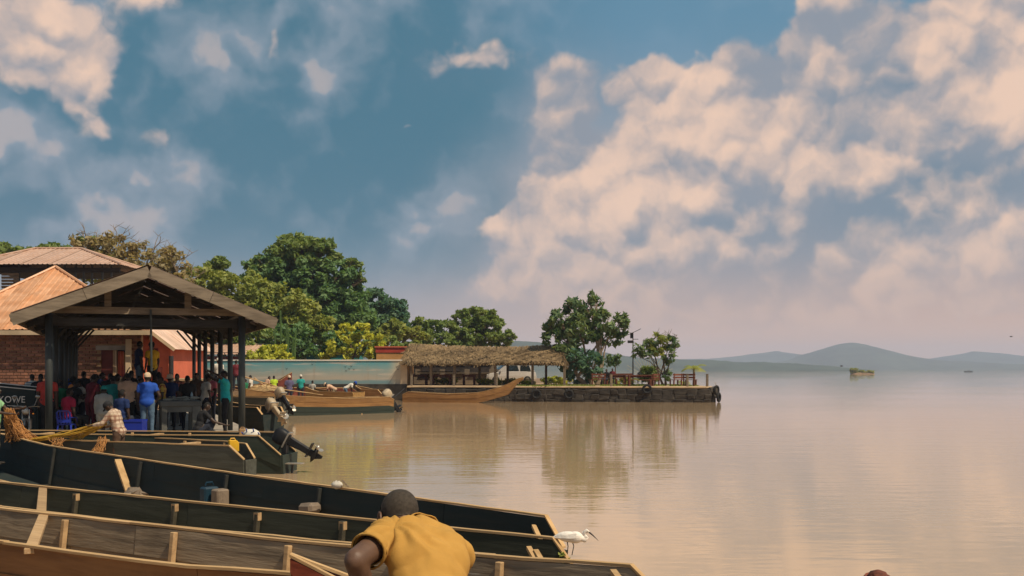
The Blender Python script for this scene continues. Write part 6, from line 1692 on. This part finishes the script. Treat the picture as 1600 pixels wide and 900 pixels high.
# ------------------------------------------------------------------ market furniture
M_chairblue = mat('blue_chair_plastic', (.012, .03, .30), .4, .15, (2, 2, 2), spec=.5)
ch = thing('plastic_chair', 'royal blue plastic armchair under the seated person in crimson', 'chair', (at(104, 0, 26.3).x, 26.3, FL), .05); ch.scale = (.8, .8, .78)
MB().box((0, .02, .43), (.44, .42, .03)).build('seat', M_chairblue, ch, bevel=.01)
for i, x in enumerate((-.19, -.095, 0, .095, .19)):
    MB().beam((x, -.2, .45), (x * 1.05, -.27, .84), .06 if i in (0, 4) else .05, .02, (0, 1, 0)).build('back_slat', M_chairblue, ch)
MB().tube([(-.22, -.26, .80), (-.15, -.28, .88), (.15, -.28, .88), (.22, -.26, .80)], .025, 6).build('top_rail', M_chairblue, ch)
MB().box((0, -.225, .55), (.4, .02, .1)).build('lumbar_panel', M_chairblue, ch)
for sx_ in (-1, 1):
    MB().tube([(sx_ * .23, -.25, .66), (sx_ * .25, 0, .66), (sx_ * .24, .2, .63), (sx_ * .24, .22, .45)], .022, 6).build('arm', M_chairblue, ch)
    for sy_ in (-1, 1): MB().beam((sx_ * .2, sy_ * .19, .42), (sx_ * .24, sy_ * .23, 0), .05, .035).build('leg', M_chairblue, ch)
bn_ = thing('plastic_crate', 'plain royal blue plastic crate left of the blue shirted man', 'crate', (at(212, 0, 25.6).x, 25.6, FL))
MB().box((0, 0, .02), (.42, .32, .04)).build('base', M_chairblue, bn_)
for x, y, w, d in ((-.21, 0, .03, .36), (.21, 0, .03, .36), (0, -.165, .39, .03), (0, .165, .39, .03)): MB().box((x, y, .26), (w, d, .44)).build('side', M_chairblue, bn_, bevel=.006)
for y in (-.175, .175): MB().box((0, y * 1.04, .47), (.46, .03, .05)).build('rim', M_chairblue, bn_)
ct = thing('concrete_counter', 'grey concrete fish counter with heavy legs under the shed', 'counter', (at(274, 0, 27.0).x, 27.4, FL), TH)
MB().box((0, .4, .84), (1.05, 1.7, .14)).build('top', M_conc_dark, ct, bevel=.015)
MB().box((0, -.36, .70), (1.0, .1, .16)).build('apron', M_conc_dark, ct)
for x in (-.42, .38):
    for y in (-.34, 1.1): MB().box((x, y, .385), (.2 if x > 0 else .14, .2, .77)).build('leg', M_conc_dark, ct, bevel=.01)
M_fish = mat('silver_fish', (.30, .29, .24), .35, .4, (9, 9, 9), spec=.6, rnd=.3)
for i in range(16):
    ang = random.uniform(0, 6.28); x, y = random.uniform(-.35, .4), random.uniform(-.25, .9)
    fz = .935 + (.05 if i > 9 else 0)
    fw = Matrix.Rotation(TH, 3, 'Z') @ Vector((x, y, fz)) + Vector(ct.location)
    fo = thing('fish', 'silvery fish in the heap on the concrete counter under the shed', 'fish', tuple(fw), ang, 'fish on the concrete counter')
    q = MB()
    for s_, w_, h_ in ((-.15, .002, .005), (-.1, .016, .02), (0, .03, .04), (.09, .022, .03), (.13, .008, .012)):
        for kk in range(8):
            th = kk * math.pi / 4; q.v.append((s_, w_ * math.cos(th) * 1.2, h_ * math.sin(th)))
    for j in range(4):
        for kk in range(8): q.f.append((j * 8 + kk, j * 8 + (kk + 1) % 8, (j + 1) * 8 + (kk + 1) % 8, (j + 1) * 8 + kk))
    q.build('body', M_fish, fo, smooth=True)
    MB().add([(-.14, 0, 0), (-.2, .0, .04), (-.18, 0, 0), (-.2, 0, -.04)], [(0, 1, 2, 3)]).build('tail', M_fish, fo, fix=False)
bt = thing('bottle', 'clear water bottle standing on the fish counter', 'bottle', tuple(Vector(ct.location) + Vector((.15, .5, .91))))
MB().lathe([(.033, 0), (.035, .02), (.035, .15), (.015, .2), (.013, .22)], n=12).build('body', mat('bottle_plastic', (.25, .35, .40), .15, spec=.6), bt, smooth=True)
MB().lathe([(.015, .22), (.015, .24)], n=10).build('cap', M_bluec, bt)
pt_ = thing('concrete_platform', 'long raised concrete platform on which the two men stand', 'platform', (at(226, 0, 33).x, 33.4, FL), TH)
MB().box((0, .3, .85), (1.9, 2.2, .1)).build('slab', M_conc_dark, pt_, bevel=.01)
for x in (-.8, .8):
    for y in (-.6, 1.2): MB().box((x, y, .4), (.2, .2, .8)).build('leg', M_conc_dark, pt_)

def jerry(label, loc, rz, m, s=1.0):
    r_ = thing('jerry_can', label, 'jerry can', loc, rz); r_.scale = (s, s, s)
    MB().prism([(-.14, 0), (.14, 0), (.14, .26), (.07, .34), (-.14, .34)], -.09, .09, 'Y').build('body', m, r_, bevel=.02)
    MB().tube([(-.1, 0, .33), (-.08, 0, .39), (.02, 0, .39), (.05, 0, .34)], .016, 6).build('handle', m, r_)
    MB().lathe([(.028, .0), (.028, .05)], (.1, 0, .29), n=10).build('cap', M_engine, r_)
M_tancan = mat('tan_plastic', (.42, .25, .12), .5, .2, (4, 4, 4)); M_yelcan = mat('yellow_plastic', (.62, .36, .02), .45, .2, (4, 4, 4))
jerry('tan jerry can set on the dark green boat beside the shed post', tuple(at(380, 684, 23.6)), .1, M_tancan, .62)
jerry('yellow jerry can lying in the stern of the grey green boat', tuple(at(365, 706, 20.6)), .5, M_yelcan, .7)
bg_ = thing('bundle', 'blue and white striped bundle on the dark green boat by its motor', 'bundle', tuple(at(393, 684, 23.2)))
q = MB().ellipsoid((0, 0, .06), (.2, .13, .14), n=16, m=10); q.v = [(x, y, max(z, 0) + random.uniform(-.008, .008)) for x, y, z in q.v]; q.build('cloth', C['white'], bg_, smooth=True)
for a in (.4, 1.2, 2.0, 2.7): MB().tube([(.2 * math.cos(a), -.02 - .128 * math.sin(th_), .06 + .145 * math.sin(th_) * abs(math.sin(a)) + .01) for th_ in np.linspace(.1, 1.5, 6)], .014, 5).build('stripe', C['blue'], bg_)
bs = thing('bundle', 'white bundle on the far rail of the black foreground boat', 'bundle', tuple(at(527, 760, 13.25)))
q = MB().ellipsoid((0, 0, .02), (.075, .06, .05), n=16, m=10); q.v = [(x + random.uniform(-.01, .01), y, max(z, -.03) + random.uniform(-.01, .01)) for x, y, z in q.v]; q.build('cloth', C['white'], bs, smooth=True)
MB().beam((.06, 0, .08), (.15, .02, -.02), .03, .02).build('stick', M_timber, bs)

# ------------------------------------------------------------------ motorcycle at the left, headlamp towards the lake
mc = thing('motorcycle', 'parked motorcycle with chrome headlamp before the black named boat', 'motorcycle', (at(43, 0, 26.2).x, 26.2, GZ), R(200)); mc.scale = (.85, .85, .85)
M_chrome = mat('chrome', (.35, .32, .28), .3, .3, (6, 6, 6), metal=.8, spec=.6); M_tyre = mat('tyre_rubber', (.018, .018, .018), .9, .3, (8, 8, 8), bump=.4); M_tank = mat('motorcycle_tank', (.10, .012, .012), .25, .2, spec=.6)
for y in (.62, -.62):
    w_ = MB().lathe([(.22, -.045), (.285, -.05), (.30, 0), (.285, .05), (.22, .045)], (0, y, .3), 'X', 20); wo_ = w_.build('wheel', M_tyre, mc, smooth=True)
    MB().lathe([(.05, -.05), (.05, .05)], (0, y, .3), 'X', 12).build('hub', M_chrome, wo_)
    for i in range(10):
        th = i * math.pi / 5; MB().tube([(0, y, .3), (0, y + .22 * math.cos(th), .3 + .22 * math.sin(th))], .006, 4).build('spoke', M_chrome, wo_)
    MB().tube([(0, y + .33 * math.cos(a), .3 + .33 * math.sin(a)) for a in np.linspace(.5, 2.5, 9)], .045, 6).build('mudguard', M_chrome, mc)
for x in (-.09, .09): MB().tube([(x, .62, .3), (x, .45, .92)], .022, 8).build('fork', M_chrome, mc)
MB().tube([(-.36, .28, 1.0), (-.2, .38, 1.02), (0, .42, .98), (.2, .38, 1.02), (.36, .28, 1.0)], .016, 6).build('handlebar', M_chrome, mc)
MB().lathe([(.06, -.12), (.1, -.04), (.105, .02), (.09, .03)], (0, .58, .88), 'Y', 16).build('headlamp', M_chrome, mc, smooth=True)
MB().lathe([(.09, .031), (.02, .045)], (0, .58, .88), 'Y', 16).build('lens', M_eye, mc, smooth=True)
for x in (-.22, .22):
    MB().tube([(x, .37, 1.02), (x * 1.35, .36, 1.25)], .008, 5).build('mirror_stem', M_chrome, mc); MB().ellipsoid((x * 1.4, .36, 1.3), (.07, .02, .05), n=12, m=8).build('mirror', M_chrome, mc, smooth=True)
    MB().ellipsoid((x * .9, .52, .8), (.035, .05, .03), n=10, m=6).build('indicator', mat('amber_lens', (.6, .2, .02), .2), mc, smooth=True)
MB().ellipsoid((0, .12, .86), (.15, .3, .13), n=16, m=10).build('fuel_tank', M_tank, mc, smooth=True)
MB().box((0, -.42, .82), (.24, .72, .1)).build('saddle', M_shoe, mc, bevel=.04)
MB().box((0, .05, .48), (.24, .36, .34)).build('engine', M_alu, mc, bevel=.04)
MB().tube([(.13, .1, .4), (.15, -.3, .33), (.15, -.85, .36)], [.03, .035, .045], 8).build('exhaust', M_chrome, mc)
MB().tube([(0, .42, .95), (0, .1, .7), (0, -.3, .72), (0, -.8, .78)], .03, 6).build('frame', M_iron, mc)

# ------------------------------------------------------------------ quay furniture
M_bench = mat('red_brown_bench', (.17, .055, .032), .7, .35, (2, 12, 12), bump=.25, dirt=.3)
def bench(label, loc, rz, ln=1.5, back=True, group='benches on the quay', h=.45):
    r_ = thing('bench', label, 'bench', loc, rz, group)
    for i in range(3): MB().box((0, -.14 + .14 * i, h), (ln, .12, .04)).build('seat_slat', M_bench, r_)
    for x in (-ln / 2 + .1, ln / 2 - .1):
        for y in (-.16, .16): MB().box((x, y, h / 2 - .01), (.08, .08, h - .03)).build('leg', M_bench, r_)
        if back: MB().box((x, .2, h + .2), (.07, .05, .5)).build('back_post', M_bench, r_)
    if back:
        for z in (h + .16, h + .36): MB().box((0, .165, z), (ln, .03, .13)).build('back_slat', M_bench, r_)
def table(label, loc, rz, ln=1.9, group='tables on the quay'):
    r_ = thing('table', label, 'table', loc, rz, group)
    for i in range(5): MB().box((0, -.3 + .15 * i, .77), (ln, .14, .05)).build('top_board', M_bench, r_)
    for x in (-ln / 2 + .15, ln / 2 - .15):
        for y in (-.3, .3): MB().box((x, y, .37), (.1, .1, .74)).build('leg', M_bench, r_)
    MB().box((0, 0, .68), (ln - .3, .06, .12)).build('apron', M_bench, r_)
table('red brown slatted table on the quay before the fan palm', stand_at(1000, 73.6, QZ), .05, 1.9)
table('dark table beyond the small tree on the quay', stand_at(962, 77, QZ), .1, 1.7)
table('table under the thatched shelter left bay', stand_at(690, 77.6, QZ), -.1, 1.6); table('table under the thatched shelter beside the left rail', stand_at(655, 78.4, QZ), -.1, 1.4)
table('table under the thatched shelter beside the car', stand_at(733, 78, QZ), -.1, 1.1)
bench('bench in front of the slatted table, nearer the water', stand_at(1000, 72.6, QZ), math.pi, 1.7, False)
bench('high backed bench at the right end of the slatted table', stand_at(1022, 73.4, QZ), math.pi + .9, 1.0)
bench('high backed bench near the end of the quay beside the small palm', stand_at(1056, 73.2, QZ), math.pi * 1.25, 1.1)
bench('second bench facing it near the end of the quay', stand_at(1078, 73.4, QZ), math.pi * .8, 1.0)
bench('bench under the leaning tree beside the dark clothed sitter', stand_at(935, 75.8, QZ), math.pi, 1.1)
bench('bench beyond the dark table on the quay', stand_at(975, 78.4, QZ), 0.1, 1.4)
bench('backless bench under the thatched roof beside the hedge', stand_at(822, 77.4, QZ), 0, 1.2, False)
for px, Y, h, lab in ((955, 72.4, .85, 'short timber post at the quay edge before the leaning tree'), (1074, 71.5, .82, 'timber post at the quay edge by the end benches'), (1105, 71.6, .85, 'last timber post at the quay corner'), (643, 74.2, .85, 'timber post at the quay edge under the shelter left end'), (709, 74.0, .8, 'timber post at the quay edge above the canoe'), (776, 73.4, .9, 'timber post at the quay edge above the canoe bow')):
    r_ = thing('mooring_post', lab, 'post', stand_at(px, Y, QZ), 0, 'timber posts along the quay edge')
    MB().box((0, 0, h / 2), (.16, .16, h)).build('post', M_timber, r_, bevel=.015); MB().box((0, 0, h + .012), (.19, .19, .02)).build('cap', M_timber, r_)
def tyre(label, loc, rz=0.0, lie=False):
    r_ = thing('tyre', label, 'tyre', loc, rz, 'tyre fenders on the quay'); q = MB(); n_, m_ = 20, 8
    for i in range(n_):
        a = 2 * math.pi * i / n_
        for j in range(m_):
            b2 = 2 * math.pi * j / m_; rr2 = .27 + .085 * math.cos(b2); y = .09 * math.sin(b2)
            q.v.append((rr2 * math.cos(a), y, rr2 * math.sin(a)) if not lie else (rr2 * math.cos(a), rr2 * math.sin(a), y))
    for i in range(n_):
        for j in range(m_): q.f.append((i * m_ + j, i * m_ + (j + 1) % m_, ((i + 1) % n_) * m_ + (j + 1) % m_, ((i + 1) % n_) * m_ + j))
    q.build('casing', M_tyre, r_, smooth=True)
    MB().tube([(0, 0, .3), (0, .12, .55)], .015, 5).build('rope', M_bark_pale, r_)
def qf(px): 
    f = (px - 635) / (1110 - 635); return 74.0 - 3.05 * f - .32
tyre('tyre fender hanging on the quay below the right shelter posts', tuple(at(838, 616, qf(838)))); tyre('tyre fender on the quay below the leaning tree', tuple(at(889, 616, qf(889)))); tyre('tyre fender on the quay below the slatted table', tuple(at(1011, 608, qf(1011))))
tyre('upper tyre fender at the quay corner', (14.2, 71.1, .85), R(50)); tyre('lower tyre fender at the quay corner near the water', (14.4, 71.3, .35), R(60))
# solar lamp
lp = thing('lamp_post', 'solar lamp post with panel and box on the quay', 'lamp post', stand_at(989, 76, QZ))
hl = at(0, 519, 76).z - QZ
MB().tube([(0, 0, 0), (0, 0, hl)], [.05, .035], 8).build('pole', M_iron, lp)
MB().box((.1, 0, hl + .02), (1.0, .5, .04), ry=-.45).build('solar_panel', M_glass, lp)
MB().box((-.12, 0, hl - .25), (.16, .18, .42)).build('battery_box', M_iron, lp, bevel=.01); MB().box((-.18, 0, at(0, 534, 76).z - QZ), (.42, .3, .2)).build('lamp_head', M_iron, lp, bevel=.02)
MB().beam((0, 0, at(0, 530, 76).z - QZ), (.4, 0, at(0, 530, 76).z - QZ), .04, .04).build('bracket', M_iron, lp)

# parked car beyond the shelter
M_car = mat('silver_car_paint', (.50, .46, .42), .3, .1, (1, 1, 1), spec=.6, metal=.2); M_carglass = mat('car_glass', (.015, .02, .022), .08, .1, spec=.8)
car = thing('parked_car', 'silver car parked behind the hedge beyond the thatched shelter', 'car', stand_at(796, 84, QZ), math.pi + .25)
sec = []     # profile along length (x), with half width and heights
prof_b = [(-2.1, .45, .72), (-2.05, .35, .95), (-1.2, .3, 1.02), (0, .3, 1.03), (1.0, .3, 1.0), (1.9, .34, .86), (2.1, .45, .66)]
q = MB()
for x, z0, z1 in prof_b:
    w_ = .82 if abs(x) < 2 else .72
    q.v += [(x, -w_, z0), (x, -w_ * 1.02, (z0 + z1) / 2), (x, -w_ * .96, z1), (x, w_ * .96, z1), (x, w_ * 1.02, (z0 + z1) / 2), (x, w_, z0)]
for i in range(len(prof_b) - 1):
    for k_ in range(6): q.f.append((i * 6 + k_, i * 6 + (k_ + 1) % 6, (i + 1) * 6 + (k_ + 1) % 6, (i + 1) * 6 + k_))
q.f.append(tuple(range(6))); q.f.append(tuple(range(36, 42))[::-1]); q.build('body', M_car, car, bevel=.03)
q = MB(); cab = [(-2.0, 1.0, .74), (-1.55, 1.55, .62), (-.6, 1.62, .62), (.45, 1.58, .62), (1.2, 1.0, .74)]
for x, z1, w_ in cab: q.v += [(x, -w_, z1), (x, w_, z1)]
o_ = len(q.v); q.v += [(-2.0, -.76, .99), (-2.0, .76, .99), (1.2, -.76, .99), (1.2, .76, .99)]
q.f += [(0, 1, 3, 2), (2, 3, 5, 4), (4, 5, 7, 6), (6, 7, 9, 8), (0, 2, 4, 6, 8), (1, 9, 7, 5, 3), (0, 8, 9, 1)]
q.build('cabin', M_car, car, bevel=.04)
for sg in (-1, 1):
    for x0, x1 in ((-1.62, -.72), (-.62, .3)): MB().add([(x0, sg * .77, 1.06), (x1, sg * .77, 1.06), (x1 - .04, sg * .655, 1.5), (x0 + .12, sg * .655, 1.5)], [(0, 1, 2, 3)]).build('side_window', M_carglass, car, fix=False)
    for x in (-1.3, 1.35):
        wl = MB().lathe([(.2, -.1), (.31, -.11), (.33, 0), (.31, .11), (.2, .1)], (x, sg * .74, .33), 'Y', 18).build('wheel', M_tyre, car, smooth=True); MB().lathe([(.19, -.09), (.19, .09)], (x, sg * .75, .33), 'Y', 12).build('rim', M_alu, wl)
    MB().ellipsoid((2.0, sg * .6, .74), (.1, .17, .1), n=10, m=8).build('headlight', M_eye, car, smooth=True)
    MB().box((.95, sg * .88, 1.05), (.12, .16, .12)).build('wing_mirror', M_car, car, bevel=.02)
MB().add([(.53, -.58, 1.55), (.53, .58, 1.55), (1.19, .68, 1.05), (1.19, -.68, 1.05)], [(0, 1, 2, 3)]).build('windscreen', M_carglass, car, fix=False)
MB().box((2.1, 0, .55), (.06, 1.1, .14)).build('grille', M_iron, car); MB().box((2.13, 0, .42), (.1, 1.5, .12)).build('bumper', M_car, car, bevel=.03)

# ------------------------------------------------------------------ birds and specks far out
for px, py, Y, lab in ((1580, 526, 160, 'small dark bird flying over the hills at the right'), (1315, 572, 140, 'dark bird skimming the lake left of the islet')):
    r_ = thing('flying_bird', lab, 'bird', tuple(at(px, py, Y)))
    MB().ellipsoid((0, 0, 0), (.22, .08, .07), n=10, m=6).build('body', M_iron, r_)
    for sg in (-1, 1): MB().add([(-.08, 0, .02), (.1, 0, .02), (.05, sg * .3, .12), (-.06, sg * .5, .05)], [(0, 1, 2, 3)]).build('wing', M_iron, r_, fix=False)
db = thing('distant_boat', 'tiny dark boat far out below the hills at the right', 'boat', (at(1513, 0, 900).x, 900, 0))
MB().prism([(-3.4, .1), (3.0, .1), (4.2, .9), (-3.6, .8)], -.7, .7, 'Y').build('hull', H_black, db); MB().ellipsoid((.5, 0, 1.1), (.35, .3, .6), n=8, m=6).build('sitter', M_iron, db)
mo_r = thing('mooring_rope', 'dark rope from the quay corner down to the canoe stern', 'rope', tuple(at(632, 607, 74)))
MB().tube([(0, 0, .0), (-.5, -.8, -.5), (-1.0, -1.6, -.75)], .03, 5).build('rope', M_iron, mo_r)

# ------------------------------------------------------------------ haze: the damp air over the lake
hz = bpy.data.materials.new('haze_air'); hz.use_nodes = True; t = hz.node_tree; t.nodes.clear()
pv = t.nodes.new('ShaderNodeVolumePrincipled')
pv.inputs['Color'].default_value = (0.58, 0.70, 0.96, 1)
pv.inputs['Density'].default_value = 0.00023
pv.inputs['Anisotropy'].default_value = 0.0
mo = t.nodes.new('ShaderNodeOutputMaterial'); t.links.new(pv.outputs[0], mo.inputs['Volume'])
hb = MB().box((0, 2350, 57), (11200, 5500, 116)).build('haze', hz)
tag(hb, None, None, kind='stuff')
